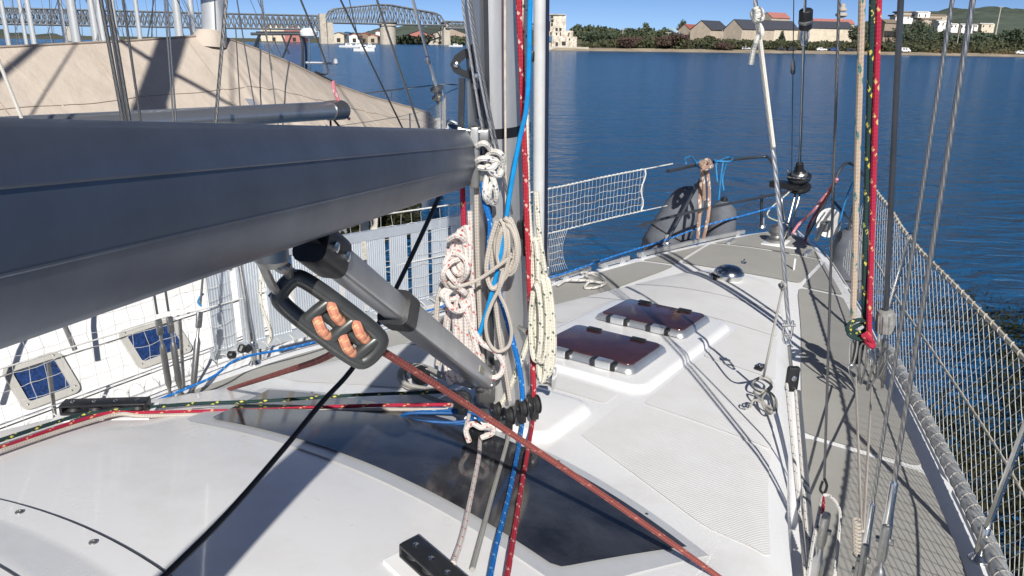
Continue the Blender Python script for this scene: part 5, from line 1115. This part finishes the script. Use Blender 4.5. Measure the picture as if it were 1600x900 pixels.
# lines to the port organiser
P_ = [('rope_green', [(705, 612, 1.44), (560, 617, 1.43), (420, 626, 1.42), (300, 631, 1.40), (218, 638, 1.365), (150, 645, 1.355), (112, 652, 1.345), (0, 688, 1.30), (-80, 715, 1.28)], 'dark line with yellow flecks led through the port organiser'), ('rope_red', [(705, 632, 1.45), (560, 634, 1.44), (420, 640, 1.42), (300, 643, 1.40), (220, 645, 1.365), (152, 649, 1.35), (0, 700, 1.29), (-80, 725, 1.27)], 'red line led through the port organiser'), ('rope_old', [(700, 640, 1.455), (560, 640, 1.44), (420, 645, 1.42), (300, 648, 1.40), (222, 650, 1.36), (170, 650, 1.35), (0, 705, 1.285), (-80, 732, 1.265)], 'grubby white line led through the port organiser'), ('cord_black', [(660, 615, 1.5), (560, 622, 1.5), (300, 640, 1.42)], 'thin dark line below the yellow flecked one')]
for mm, px, l in P_: rl(px, .0075 if mm != 'cord_black' else .004, mm, l)
rl([(742, 602, 1.36), (700, 590, 1.38), (660, 572, 1.40), (630, 575, 1.44), (625, 592, 1.46), (650, 605, 1.46), (722, 615, 1.44)], .0110, 'rope_grey', 'grey line bending round the black blocks beside the mast')
rl([(738, 640, 1.44), (700, 632, 1.46), (650, 612, 1.48), (628, 598, 1.48), (632, 580, 1.46), (660, 580, 1.44), (738, 604, 1.38)], .0105, 'rope_grey', 'grubby white line doubled beside the mast foot')
t = thing('pulley_block', at(650, 590, 1.5), 'black double block with cage left of the mast foot', 'pulley', 'blocks at the mast foot')
c = at(655, 588, 1.43); MB().lathe(c - Vector((.0, .02, 0)), (.3, 1, .2), [(.03, 0), (.042, .006), (.042, .036), (.03, .042)], 16).build('cheek', 'black_plastic', t)
for k in (0, 1): MB().tube(catmull([c + Vector((-.05, 0, -.04 + .03 * k)), c + Vector((-.06, 0, .02)), c + Vector((0, 0, .06 - .02 * k)), c + Vector((.06, 0, .03))], 4), .004, 6).build('cage_wire', 'black_plastic', t)
g = np.random.default_rng(4); pts = []
for i in range(6):
    rx, ry = g.uniform(.10, .17), g.uniform(.04, .07); ox = g.uniform(-.02, .02); hh = 1.50 - .008 * i
    for k in range(10): a = 2 * math.pi * k / 10; q = at(690, 655, hh); pts.append(q + Vector((ox + rx * math.cos(a), ry * math.sin(a), g.uniform(0, .008) + .006)))
line('rope_coil', pts, .0075, 'navy_line', 'flat coil of bright blue line before the mast foot', smooth=3)
# ================================================================== starboard rigging
HEADP = mtop - ZUP * .3
def up_to(a, b, k): return a + (b - a).normalized() * k
def wire_thing(name, a, b, r, m, label, length=6): return line(name, [a, up_to(a, b, length)], r, m, label, 'wire', n=8)
def turnbuckle(root, a, d, L=.30, r=.014, m='dull_steel'):
    d = d.normalized(); t = MB(); t.lathe(a, d, [(.008, -.02), (.008, .02), (r * .7, .03), (r, .05), (r, L - .05), (r * .7, L - .03), (.007, L - .02), (.007, L + .06)], 12); return t.build('turnbuckle', m, root)
def fork(root, a, d, w=.018, L=.07):
    d = d.normalized(); x, y = frame_of(d, BF); t = MB(); t.box(a + d * L * .4, x * w * .5, y * w, d * L * .6, .010); t.lathe(a + d * L * .4 - x * (w * .9), x, [(.010, 0), (.010, w * 1.8), (.004, w * 1.85)], 10); return t.build('fork', 'dull_steel', root)
def shroud(bx, by, bh, tx, ty, tY, r, label, boot=None, cat='shroud', turn=True, m='wire'):
    a = at(bx, by, bh); b = aty(tx, ty, tY) if not isinstance(tY, Vector) else tY; d = (b - a).normalized(); base_ = a.copy(); k = (a.z - (CZ - 1.80)) / d.z
    foot = a - d * k; t = thing('shroud', foot, label, cat, 'standing rigging to starboard')
    MB().tube([lerp(a, a + d * 6.5, q / 6) for q in range(7)], r, 10).build('wire', m, t)
    if turn:
        MB().lathe(a - d * .02, d, [(r * 2.4, -.09), (r * 2.3, -.05), (r * 1.8, .0), (r * 1.7, .09), (r * 1.1, .10)], 12).build('swage', 'stainless', t)
        fork(t, a - d * .155, d, .026 if r > .006 else .02, .10); turnbuckle(t, a - d * .50, d, .32, .019); 
        MB().box(foot + ZUP * .04, BF * .03, BS * .006, ZUP * .045).build('chainplate', 'stainless', t)
    return t
shroud(1358, 822, 1.38, 1488, 0, 2.02, .0055, 'thinner grey shroud of the starboard pair rising past the net'); 
shroud(1391, 790, 1.24, 1520, 0, 1.90, .0068, 'thicker grey shroud of the starboard pair with a chunky fork')
# inner wires
dz = shroud(1288, 750, 1.50, 1311, 0, 2.45, .0045, 'thin dark wire ending in a black hook and rope strop', turn=False, m='wire_dark')
q = at(1288, 752, 1.5); hk = MB(); hk.tube(catmull([q + ZUP * .01, q + Vector((.012, 0, -.02)), q + Vector((.006, 0, -.05)), q + Vector((-.010, 0, -.035)), q + Vector((-.006, 0, 0))], 4), .005, 7); hk.build('hook', 'black_plastic', dz)
line('rope_strop', [at(1262, 905, 1.55), at(1270, 850, 1.52), at(1280, 800, 1.51), at(1286, 775, 1.5), at(1300, 778, 1.5), at(1312, 800, 1.52), at(1310, 840, 1.55), at(1304, 900, 1.6)], .006, 'rope_white_blue', 'white and black strop looped over the turnbuckle')
line('lashing', [at(1286, 775, 1.5), at(1287, 790, 1.5), at(1285, 802, 1.5)], .005, 'rope_red', 'small red lashing at the strop')
tb = thing('turnbuckle', at(1285, 940, 1.75), 'polished turnbuckle with forked top beside the strop', 'turnbuckle'); a = at(1284, 845, 1.55); fork(tb, a - ZUP * .0, ZUP, .026, .10); MB().lathe(a - ZUP * .30, ZUP, [(.008, -.02), (.019, 0), (.021, .02), (.021, .22), (.012, .24), (.008, .30)], 14).build('body', 'stainless', tb)
# inner forestay tackle with block
tk0 = at(1236, 520, 1.35); 
line('stay_rope', [aty(1176, -70, 3.2), aty(1182, 20, 3.2), aty(1196, 140, 3.2), aty(1211, 260, 3.15), aty(1222, 380, 3.1), aty(1229, 470, 3.08), aty(1233, 508, 3.06)], .0095, 'wire_bright', 'silvery braided stay with a white knot high up', 'wire')
kn = [(1176, 18), (1182, 26), (1190, 20), (1184, 14), (1176, 20), (1180, 30), (1189, 30), (1190, 22), (1182, 18), (1177, 26), (1184, 36), (1190, 50), (1183, 62), (1178, 76), (1174, 100)]
line('rope_knot', [aty(x, y, 3.17 - .02 * math.sin(i * 1.7)) for i, (x, y) in enumerate(kn)], .011, 'rope_white', 'white rope knotted round the silvery stay with a short tail')
line('white_rope', [aty(1184, 30, 3.18), aty(1194, 110, 3.18), aty(1209, 230, 3.14)], .008, 'rope_white', 'white rope lying along the silvery stay')
t = thing('tackle', at(1243, 880, 1.7), 'black two-part tackle holding the silvery stay', 'tackle')
sh = MB(); a = aty(1232, 508, 3.06); sh.tube(catmull([a + Vector((-.016, 0, .02)), a + Vector((-.018, 0, -.05)), a + Vector((0, 0, -.085)), a + Vector((.018, 0, -.05)), a + Vector((.016, 0, .02))], 5), .006, 8); sh.bar(a + Vector((-.03, 0, .0)), a + Vector((.03, 0, .0)), .007); sh.bar(a + Vector((-.016, 0, -.045)), a + Vector((.016, 0, -.045)), .005); sh.build('shackle', 'stainless', t)
MB().bar(aty(1233, 540, 3.05), aty(1236, 572, 3.04), .008, 8).build('swivel', 'dull_steel', t)
b = MB(); c = aty(1238, 592, 3.03); b.box(c, (.028, 0, 0), (0, .014, 0), (0, 0, .060), .013); b.build('block', 'black_plastic', t); MB().lathe(c + Vector((.0, -.016, .01)), (0, -1, 0), [(.012, 0), (.012, .006), (.005, .009)], 10).build('pin', 'stainless', t)
for (x0, y0, x1, y1, r, mm, nm) in ((1229, 600, 1262, 930, .0075, 'rope_white_blue', 'rope'), (1243, 610, 1268, 930, .0065, 'rope_white_blue', 'rope'), (1248, 612, 1276, 930, .010, 'anodised', 'strut')):
    MB().tube([lerp(aty(x0, y0, 3.02), at(x1, y1, 1.72), k / 5) for k in range(6)], r, 8).build(nm, mm, t)
line('cord', [aty(1224, 445, 3.05), aty(1212, 500, 3.05), aty(1197, 570, 3.06), at(1193, 588, 1.50)], .006, 'rope_grey', 'grey cord from the stay down to its coil')
line('cord_knot', [aty(1222, 440, 3.04), aty(1227, 446, 3.02), aty(1222, 452, 3.04), aty(1218, 445, 3.07), aty(1225, 442, 3.06)], .006, 'rope_grey', 'grey cord knotted on the silvery stay')
cp = [(1178, 594), (1195, 588), (1206, 598), (1196, 610), (1180, 606), (1176, 598), (1190, 592), (1206, 604), (1192, 616), (1178, 612), (1186, 622), (1204, 640), (1208, 628), (1198, 610), (1190, 618), (1198, 640), (1212, 644), (1212, 624), (1200, 612), (1190, 625), (1200, 646), (1208, 640), (1180, 625), (1172, 636)]
line('cord_coil', [at(x, y, 1.54 - .012 * math.sin(i * 2.1)) for i, (x, y) in enumerate(cp)], .0055, 'rope_grey', 'little grey cord coil resting on the white deck')
c = at(1168, 638, 1.555); tag(MB().tube(catmull([c, c + Vector((.012, .02, .005)), c + Vector((-.01, .035, .005)), c + Vector((-.02, .01, .002)), c], 4), .004, 6).build('snap_hook', 'stainless'), 'small steel snap hook at the end of the grey cord', 'hook')
# halyards parked at the rail
KN = (1343, 515)
def parked(name, px, r, m, label, cat='rope'): return line(name, [aty(x, y, Yv) for x, y, Yv in px], r, m, label, cat, n=10)
parked('halyard', [(1349, -90, 3.50), (1347, 0, 3.53), (1341, 200, 3.62), (1336, 380, 3.66), (1333, 495, 3.68)], .0150, 'rope_beige', 'fat beige halyard with faint green marks parked at the rail')
parked('halyard', [(1366, -90, 3.50), (1363, 0, 3.53), (1357, 200, 3.60), (1352, 380, 3.64), (1350, 500, 3.66)], .0135, 'rope_green', 'dark green halyard with yellow flecks parked at the rail')
parked('halyard', [(1375, -90, 3.50), (1373, 0, 3.53), (1367, 200, 3.58), (1362, 380, 3.62), (1358, 500, 3.62), (1360, 530, 3.60)], .0140, 'rope_red', 'red halyard with gold flecks parked at the rail')
kn = [(1322, 508), (1340, 520), (1354, 512), (1346, 500), (1330, 504), (1324, 516), (1340, 526), (1355, 520), (1350, 506), (1334, 512), (1326, 522), (1342, 530), (1354, 526)]
line('halyard_knot', [aty(x, y, 3.62 + .05 * math.sin(i * 1.05)) for i, (x, y) in enumerate(kn)], .011, 'rope_green', 'green and yellow rope turns round the rail shackles')
line('halyard_knot', [aty(x, y, 3.58 - .02 * (i % 2)) for i, (x, y) in enumerate([(1352, 520), (1358, 528), (1364, 538), (1362, 541), (1354, 532), (1350, 524)])], .014, 'rope_red', 'red rope end doubled at the rail shackles')
t = thing('rail_shackles', aty(1345, 600, 3.62), 'cluster of steel shackles and snap hooks below the parked halyards', 'shackles')
for i, (x0, y0, x1, y1) in enumerate(((1336, 530, 1331, 575), (1350, 540, 1345, 600), (1362, 545, 1368, 590), (1375, 560, 1355, 610), (1332, 572, 1337, 600), (1384, 548, 1372, 590))):
    a, b = aty(x0, y0, 3.6 - .01 * i), aty(x1, y1, 3.6 - .01 * i); w = Vector((.015, 0, 0)); MB().tube(catmull([a - w, lerp(a, b, .5) - w * 1.1, b, lerp(a, b, .5) + w * 1.1, a + w], 4, True), .006, 7, closed=True).build('shackle', 'dull_steel' if i % 2 else 'stainless', t)
mb = MB(); mb.box(aty(1341, 550, 3.63), (.022, 0, 0), (0, .02, 0), (0, 0, .065), .012); mb.build('snap_body', 'black_rubber', t)
# stay with grey boot
t = thing('shroud', aty(1372, 610, 3.62), 'dark rod stay with a grey ribbed boot at the rail', 'shroud', 'standing rigging to starboard')
a = aty(1384, 490, 3.62); b = aty(1408, -10, 3.5); d = (b - a).normalized(); MB().tube([lerp(a, a + d * 6, k / 6) for k in range(7)], .0135, 10).build('wire', 'dark_tube', t)
bo = MB(); n = 20
bo.lathe(a - d * .11, d, [(.030, 0), (.043, .01), (.044, .05), (.043, .11), (.036, .125), (.016, .13)], 24); bo.build('boot', 'grey_boot', t)
for k in range(10): an_ = 2 * math.pi * k / 10; x, y = frame_of(d); o_ = x * math.cos(an_) + y * math.sin(an_); MB().bar(a - d * .10 + o_ * .0425, a + d * .0 + o_ * .0425, .005, 6).build('rib', 'grey_boot', t)
turnbuckle(t, a - d * .42, d, .30, .02, 'dull_steel')
# thin cords with lashing
for i, (px, l) in enumerate((([(1337, 590), (1340, 700), (1344, 790), (1346, 830)], 'thin tan cord from the shackles to the whipped lashing'), ([(1362, 605), (1356, 680), (1348, 780), (1349, 830)], 'second tan cord converging on the whipped lashing'))): line('cord', [lerp(aty(px[0][0], px[0][1], 3.55), at(px[-1][0], px[-1][1], 1.5), k / 5) for k in range(6)], .005, 'rope_old', l)
wl = []; c0 = at(1338, 812, 1.48); c1 = at(1340, 870, 1.54)
for k in range(60): a = k * 2 * math.pi / 6; wl.append(lerp(c0, c1, k / 60) + Vector((.011 * math.cos(a), .011 * math.sin(a), 0)))
line('whipped_lashing', wl, .0042, 'rope_old', 'tight tan lashing wound round the cord ends', smooth=2)
tb = thing('block_and_pin', at(1342, 905, 1.62), 'steel toggle under the whipped lashing', 'toggle'); a = at(1342, 885, 1.56); fork(tb, a - ZUP * .05, ZUP, .02, .08)
# ---- forestay and furler
fz = on_v(1249, 273, 0.0); ft_ = on_v(1258, 0, 0.0); fd = (HEADP - fz).normalized(); fd = (ft_ - fz).normalized()
t = thing('forestay_furler', fz, 'black furling drum under a slim polished forestay', 'furler')
MB().tube([lerp(fz, fz + fd * 7, k / 6) for k in range(7)], .0125, 10).build('forestay', 'stainless', t)
MB().lathe(fz, fd, [(.04, -.16), (.105, -.15), (.11, -.13), (.075, -.12), (.075, -.05), (.105, -.04), (.11, -.02), (.065, 0), (.06, .03), (.04, .05), (.034, .12), (.017, .13)], 24).build('drum', 'black_plastic', t)
MB().tube([fz + fd * -.02 + Vector((.108 * math.cos(a), .108 * math.sin(a), 0)) for a in np.linspace(0, 2 * math.pi, 25)[:-1]], .007, 7, closed=True).build('ring', 'stainless', t)
MB().lathe(fz - fd * .01, fd, [(.075, 0), (.07, .03), (.055, .045)], 20).build('collar', 'dull_steel', t)
for s_ in (-1, 1): MB().bar(fz - fd * .16 + BS * (.02 * s_), bw(4.75, .02 * s_, hd(4.8)), .010, 8).build('toggle_strap', 'dull_steel', t)
mb = MB(); g0 = fz - fd * .09; mb.prism([g0 - BF * .05 - BS * .26, g0 + BF * .06 - BS * .22, g0 + BF * .05 + BS * .02, g0 - BF * .1 + BS * .02], -ZUP * .06); mb.build('drum_guard', 'black_plastic', t)
q = on_v(1259, 28, 0); MB().lathe(q, fd, [(.03, -.1), (.052, -.09), (.055, -.02), (.055, .06), (.045, .07), (.02, .075)], 18).build('halyard_swivel', 'black_plastic', t)
MB().lathe(q, fd, [(.056, -.045), (.058, -.04), (.058, -.02), (.056, -.015)], 18).build('swivel_ring', 'dull_steel', t)
q2 = on_v(1258, 48, 0); MB().tube(catmull([q2 + BS * .02, q2 + BS * .03 - ZUP * .05, q2 - ZUP * .12, q2 - BS * .03 - ZUP * .05, q2 - BS * .02], 4), .010, 7).build('shackle', 'stainless', t)
t = thing('wire_strop', on_v(1236, 290, -.1), 'thin vertical wire with small turnbuckle left of the forestay', 'wire')
a, b = on_v(1237, 272, -.1), on_v(1241, -60, -.1); MB().tube([lerp(a, b, k / 6) for k in range(7)], .0042, 7).build('wire', 'wire_dark', t)
MB().lathe(on_v(1239, 112, -.1), (b - a), [(.006, -.03), (.02, -.01), (.022, .05), (.016, .09), (.006, .12)], 12).build('turnbuckle', 'dull_steel', t)
MB().tube(catmull([on_v(1232, 262, -.1), on_v(1231, 276, -.1), on_v(1237, 284, -.1), on_v(1243, 276, -.1), on_v(1242, 262, -.1)], 5), .008, 7).build('shackle', 'stainless', t)
line('furling_line', [on_v(1233, 300, -.05), bw(4.4, -.12, 1.45), at(1231, 352, 1.6), at(1226, 372, 1.65)], .006, 'rope_white_green', 'thin pale furling line hanging below the drum')
line('pink_rope', [at(1308, 280, 1.02), at(1296, 296, 1.15), at(1270, 330, 1.36), at(1250, 348, 1.5), at(1238, 365, 1.58)], .012, 'rope_pink', 'faded pink rope tied along the starboard pulpit leg')
line('pink_rope', [at(1306, 284, 1.03), at(1285, 318, 1.28), at(1265, 350, 1.5), at(1258, 378, 1.62)], .011, 'rope_brake', 'dark red rope beside the pink one on the pulpit')
# anchor at the bow
t = thing('anchor', at(1290, 372, 1.72), 'pale galvanised anchor with rounded fluke at the stem', 'anchor'); ac = at(1295, 348, 1.42)
an = MB(); N_ = (EYE - ac).normalized(); xx = N_.cross(ZUP).normalized(); yy = xx.cross(N_)
an.lathe(ac - N_ * .03, N_, [(.004, -.04), (.055, -.03), (.08, -.012), (.10, .025), (.094, .025), (.05, .0), (.004, -.012)], 22, flat=1.25); mat('galvanised', (.66, .66, .64), .5, .3, .1, 12); an.build('fluke', 'galvanised', t)
MB().tube([ac + N_ * .02, ac + N_ * .03 - BF * .22 + ZUP * .02, ac - BF * .42 - ZUP * .06], [.02, .022, .018], 8).build('shank', 'dull_steel', t)
mb = MB(); mb.box(ac - BF * .15 + N_ * .05, BF * .06, BS * .035, (0, 0, .04), .008); mb.build('clamp', 'dull_steel', t)
# ================================================================== nets and lifelines
def lifeline(s_, q, u0, u1, r, m, label): return line('lifeline', [ltop(u, s_, q) for u in np.linspace(u0, u1, 24)], r, m, label, 'lifeline', smooth=1, n=7)
def spiral(fn, n, R_, r, turns):
    pts = []
    for k in range(n + 1):
        s_ = k / n; p = fn(s_); d = (fn(min(1, s_ + .01)) - fn(max(0, s_ - .01))).normalized(); x, y = frame_of(d); a = 2 * math.pi * turns * s_; pts.append(p + x * (R_ * math.cos(a)) + y * (R_ * math.sin(a)))
    return pts
t = thing('guard_net', ltop(1.5, 1, 0), 'white diamond mesh guard net along the starboard lifelines', 'net')
fs = lambda s_, q: ltop(lerp(-.9, 3.75, s_), 1, .03 + .95 * q)
net_mesh(fs, 136, 19, .0014, True, .2).build('mesh', 'cord_white', t)
MB().tube(spiral(lambda s_: ltop(lerp(-.9, 3.8, s_), 1, 1.0), 900, .0105, .003, 62), .0024, 4).build('lacing', 'cord_tan', t)
MB().tube(spiral(lambda s_: ltop(lerp(-.9, 2.2, s_), 1, .05) - BS * .02, 900, .0315, .003, 40), .0017, 4).build('lacing', 'cord_grey', t)
lifeline(1, 1.0, -2, 3.85, .0085, 'cord_tan', 'upper starboard lifeline laced to the net')
lifeline(1, .46, -2, 3.85, .005, 'cord_tan', 'middle starboard lifeline behind the mesh')
mat('clear_tube', (.50, .51, .50), .25, .3, .2, 30)
tag(MB().tube([ltop(u, 1, .05) - BS * .02 for u in np.linspace(-1.2, 2.2, 24)], .030, 12).build('rail_tube', 'clear_tube'), 'grey tube along the starboard toe rail wound with lacing', 'tube')
t = thing('guard_net', ltop(.5, -1, 0), 'square mesh guard net on the port lifelines beside the white yacht', 'net')
fp = lambda s_, q: ltop(lerp(-2.6, 2.28, s_), -1, .03 + .95 * q)
net_mesh(fp, 70, 9, .0016, False, .35).build('mesh', 'cord_white', t)
MB().tube(spiral(lambda s_: ltop(lerp(-2.6, 2.3, s_), -1, .05) + BS * .01, 600, .03, .003, 60), .003, 4).build('lacing', 'cord_white', t)
t = thing('guard_net', ltop(3, -1, 0), 'square mesh guard net on the port bow ending in a slanted edge', 'net')
uE, uL = uv_of(at(1033, 270, 1.0))[0], uv_of(at(928, 372, 1.4))[0]
net_mesh(lambda s_, q: ltop(lerp(2.3, uE - .06 * (1 - q), s_), -1, lerp(.5, .99, q)), 26, 6, .0018, False, .3).build('mesh', 'cord_white', t)
net_mesh(lambda s_, q: ltop(lerp(2.3, uL - .05 * math.sin(q * 3.1), s_), -1, lerp(.04, .5, q)), 11, 6, .0018, False, .3).build('mesh', 'cord_white', t)
MB().tube([ltop(uE - .06 * (1 - q) + .02 * math.sin(q * 9), -1, lerp(.5, 1, q)) for q in np.linspace(0, 1, 9)], .006, 6).build('edge_rope', 'cord_white', t)
MB().tube(spiral(lambda s_: ltop(lerp(2.3, uE, s_), -1, 1.0), 160, .007, .003, 24), .003, 4).build('lacing', 'cord_white', t)
MB().tube(spiral(lambda s_: ltop(lerp(2.3, uE, s_), -1, .5), 160, .006, .003, 24), .003, 4).build('lacing', 'cord_white', t)
lifeline(-1, 1.0, -3, 3.7, .0055, 'cord_white', 'upper port lifeline carrying the bow net'); lifeline(-1, .5, -3, 3.6, .004, 'cord_white', 'lower port lifeline carrying the bow net')
line('blue_rope', [at(240, 628, 1.70), at(330, 590, 1.66), at(375, 560, 1.62), at(470, 540, 1.66), at(600, 505, 1.70), at(730, 468, 1.70), at(860, 434, 1.68), at(960, 400, 1.62), at(1045, 373, 1.58), at(1100, 353, 1.52), at(1160, 337, 1.45), at(1215, 322, 1.38)], .007, 'rope_blue', 'long blue rope led forward along the port rail')
# ---- fenders and ropes on the pulpit
def fender(p0, p1, r0, r1, label, n=20):
    d = (p1 - p0); L = d.length; d.normalize(); t = thing('fender', p1, label, 'fender', 'grey covered fenders hung at the bow')
    MB().lathe(p0, d, [(.03, -.03), (r0 * .55, .0), (r0 * .9, .07 * L), (r0, .16 * L), (lerp(r0, r1, .5) * 1.04, .5 * L), (r1, .82 * L), (r1 * .85, .93 * L), (r1 * .4, L), (.02, L * 1.01)], n).build('body', 'fender_cloth', t)
    MB().lathe(p0, d, [(.02, -.07), (.035, -.05), (.035, -.02), (.05, .0)], 12).build('neck', 'black_plastic', t)
    MB().tube([p0 + d * (L * .6) + (frame_of(d)[0] * math.cos(a) + frame_of(d)[1] * math.sin(a)) * (lerp(r0, r1, .6) * 1.03) for a in np.linspace(0, 2 * math.pi, 25)[:-1]], .008, 6, closed=True).build('seam', 'black_rubber', t)
    return t
fender(at(1086, 298, 1.28), at(1022, 408, 1.95), .17, .20, 'larger grey fender leaning outside the port pulpit')
fender(bw(4.72, -.62, 1.47), bw(4.70, -.62, 2.15), .135, .135, 'upright grey fender with gathered top at the port pulpit')
fender(at(1336, 360, 1.45), at(1318, 470, 2.1), .15, .16, 'shaded grey fender outside the starboard bow')
for i, px in enumerate(([(1102, 252, .955), (1098, 268, 1.03), (1094, 300, 1.2), (1093, 335, 1.38), (1090, 372, 1.6)], [(1098, 256, .955), (1106, 275, 1.05), (1108, 310, 1.25), (1106, 340, 1.4), (1099, 372, 1.6)], [(1096, 260, .96), (1099, 285, 1.1), (1100, 312, 1.26)])): line('hanging_rope', [at(x, y, h) for x, y, h in px], .016, 'rope_brown', ('brown flecked rope hanging on the pulpit, left strand', 'brown flecked rope hanging on the pulpit, right strand', 'short brown flecked rope end between two strands')[i])
line('rope_knot', [at(x, y, .955 - .012 * math.sin(i * 2)) for i, (x, y) in enumerate([(1094, 258), (1104, 250), (1110, 256), (1102, 264), (1094, 256), (1104, 252), (1112, 260), (1100, 262)])], .018, 'rope_brown', 'brown rope knot on the port pulpit rail')
line('thin_blue_rope', [at(x, y, .96) for x, y in [(1072, 255), (1070, 248), (1080, 245), (1088, 254), (1096, 250), (1094, 262), (1088, 256)]], .008, 'cord_blue', 'curling blue cord end on the port pulpit rail')
for i, px in enumerate(([(1118, 250), (1124, 252), (1140, 252), (1144, 248), (1136, 246), (1122, 252), (1116, 250), (1120, 256)], )): line('thin_blue_rope', [at(x, y, .95) for x, y in px], .008, 'cord_blue', 'blue cord wound round the pulpit rail')
for i, px in enumerate(([(1118, 252, .95), (1120, 275, 1.07), (1121, 285, 1.12)], [(1130, 252, .95), (1126, 280, 1.1), (1123, 312, 1.28)], [(1136, 252, .95), (1129, 278, 1.1), (1131, 298, 1.2)])): line('thin_blue_rope', [at(x, y, h) for x, y, h in px], .007, 'cord_blue', ('blue cord hanging from the pulpit, short strand', 'blue cord hanging down to the upright fender', 'blue cord strand with a loose end on the pulpit')[i])
for i, px in enumerate(([(1340, 268, .97), (1322, 310, 1.2), (1306, 372, 1.55)], [(1352, 275, .98), (1355, 330, 1.2), (1352, 350, 1.3)], [(1372, 300, 1.0), (1366, 286, .98), (1352, 275, .97)])): line('thin_blue_rope', [at(x, y, h) for x, y, h in px], .007, 'cord_blue', ('thin blue cord slanting under the starboard pulpit', 'blue cord hanging behind the red halyard', 'blue cord tying the starboard net to the pulpit')[i])
# rope lying on the port side deck
rp = [(872, 448), (885, 442), (905, 444), (925, 440), (915, 434), (930, 432), (944, 438), (942, 446), (922, 446), (914, 452), (932, 453), (946, 448), (938, 436), (918, 430), (908, 432)]
line('loose_rope', [bw(*uv_of(at(x, y, 1.74)), hd(2.2) - .035 - .01 * (i % 3)) for i, (x, y) in enumerate(rp)], .009, 'rope_white_blue', 'small heap of white and black rope on the port deck')
# ================================================================== gangway on the port rail
gA, gB = (-.08, 1.95), (1.86, 1.60)
t = thing('gangway', bw(.9, -1.85, 1.74), 'ribbed aluminium gangway stowed upright on the port lifelines', 'gangway')
def gw(s_, q): u = lerp(gA[0], gB[0], s_); v = -lerp(bs(gA[0]) + .02, bs(gB[0]) + .04, s_) - .03 - .05 * (1 - q) * 0; return bw(u, v, lerp(1.70, 1.17, q))
gdir = (gw(1, 0) - gw(0, 0)).normalized(); gn_ = gdir.cross(ZUP).normalized(); gn_ = gn_ if gn_.dot(EYE - gw(.5, .5)) > 0 else -gn_
for q in (0.0, 1.0): MB().sweep([(-.016, -.03), (.016, -.03), (.016, .03), (-.016, .03)], [gw(0, q), gw(1, q)], gn_).build('side_rail', 'gang_alu', t)
NS = 12
for k in range(NS):
    s0, s1 = (k + .12) / NS, (k + .88) / NS; sl_ = MB(); N2 = 25
    prof_ = []
    def pf(i, q, s0=s0, s1=s1): return gw(lerp(s0, s1, i / N2), .045 + .91 * q) + gn_ * (.010 + (.003 if i % 3 == 1 else 0))
    sl_.grid(pf, list(range(N2 + 1)), [0, 1], smooth=False); b0 = len(sl_.v)
    sl_.box((gw(s0, .5) + gw(s1, .5)) / 2 + gn_ * .003, (gw(s1, .5) - gw(s0, .5)) / 2, (gw(0, .955) - gw(0, .045)) / 2, gn_ * .005); sl_.build('slat', 'gang_alu', t, sharp=5)
for k, (x, y) in enumerate(((378, 380), (375, 520))): pass
line('lashing', [gw(.14, 1.05), gw(.16, .9) + gn_ * .03, gw(.15, .5) + gn_ * .03, gw(.17, .1) + gn_ * .03, gw(.16, -.06)], .009, 'rope_white_green', 'rope lashing holding the gangway near its after end')
cl = thing('rail_clamp', at(378, 572, 1.74), 'black clamp on the port stanchion foot below the gangway', 'clamp'); c = at(377, 552, 1.66)
for k in (-1, 0, 1): MB().lathe(c + BF * (.03 * k) - BS * .01, BF * (k or .2) + ZUP * .3, [(.01, 0), (.022, .01), (.022, .04), (.01, .05)], 10).build('knob', 'black_plastic', cl)
# ---- port shrouds with turnbuckles
for i, (bx, by, tx, ty, l) in enumerate(((262, 545, 236, 430, 'port shroud turnbuckle standing first beside the net'), (278, 565, 255, 430, 'slim port shroud turnbuckle in the middle of three'), (302, 560, 318, 420, 'port shroud turnbuckle with blue tape nearest the gangway'))):
    v_ = -1.68; base_ = bw(*uv_of(at(bx + (6 if i < 2 else -2), 628, 1.79)), 1.79); top_ = on_v(tx, ty, -1.74) if True else None
    d = (top_ - base_).normalized(); t = thing('shroud', base_, l, 'shroud', 'standing rigging to port')
    MB().tube([lerp(base_ + d * .5, base_ + d * 7, k / 6) for k in range(7)], .006, 8).build('wire', 'wire_dark', t); turnbuckle(t, base_ + d * .06, d, .30, .016); fork(t, base_ + d * .40, d, .017, .07); fork(t, base_ + d * .0, d, .02, .05)
    if i == 2: MB().tube(catmull([base_ + d * .5 + BS * .012, base_ + d * .52 - BF * .014, base_ + d * .54 - BS * .012, base_ + d * .56 + BF * .014], 4), .005, 6).build('tape', 'cord_blue', t)
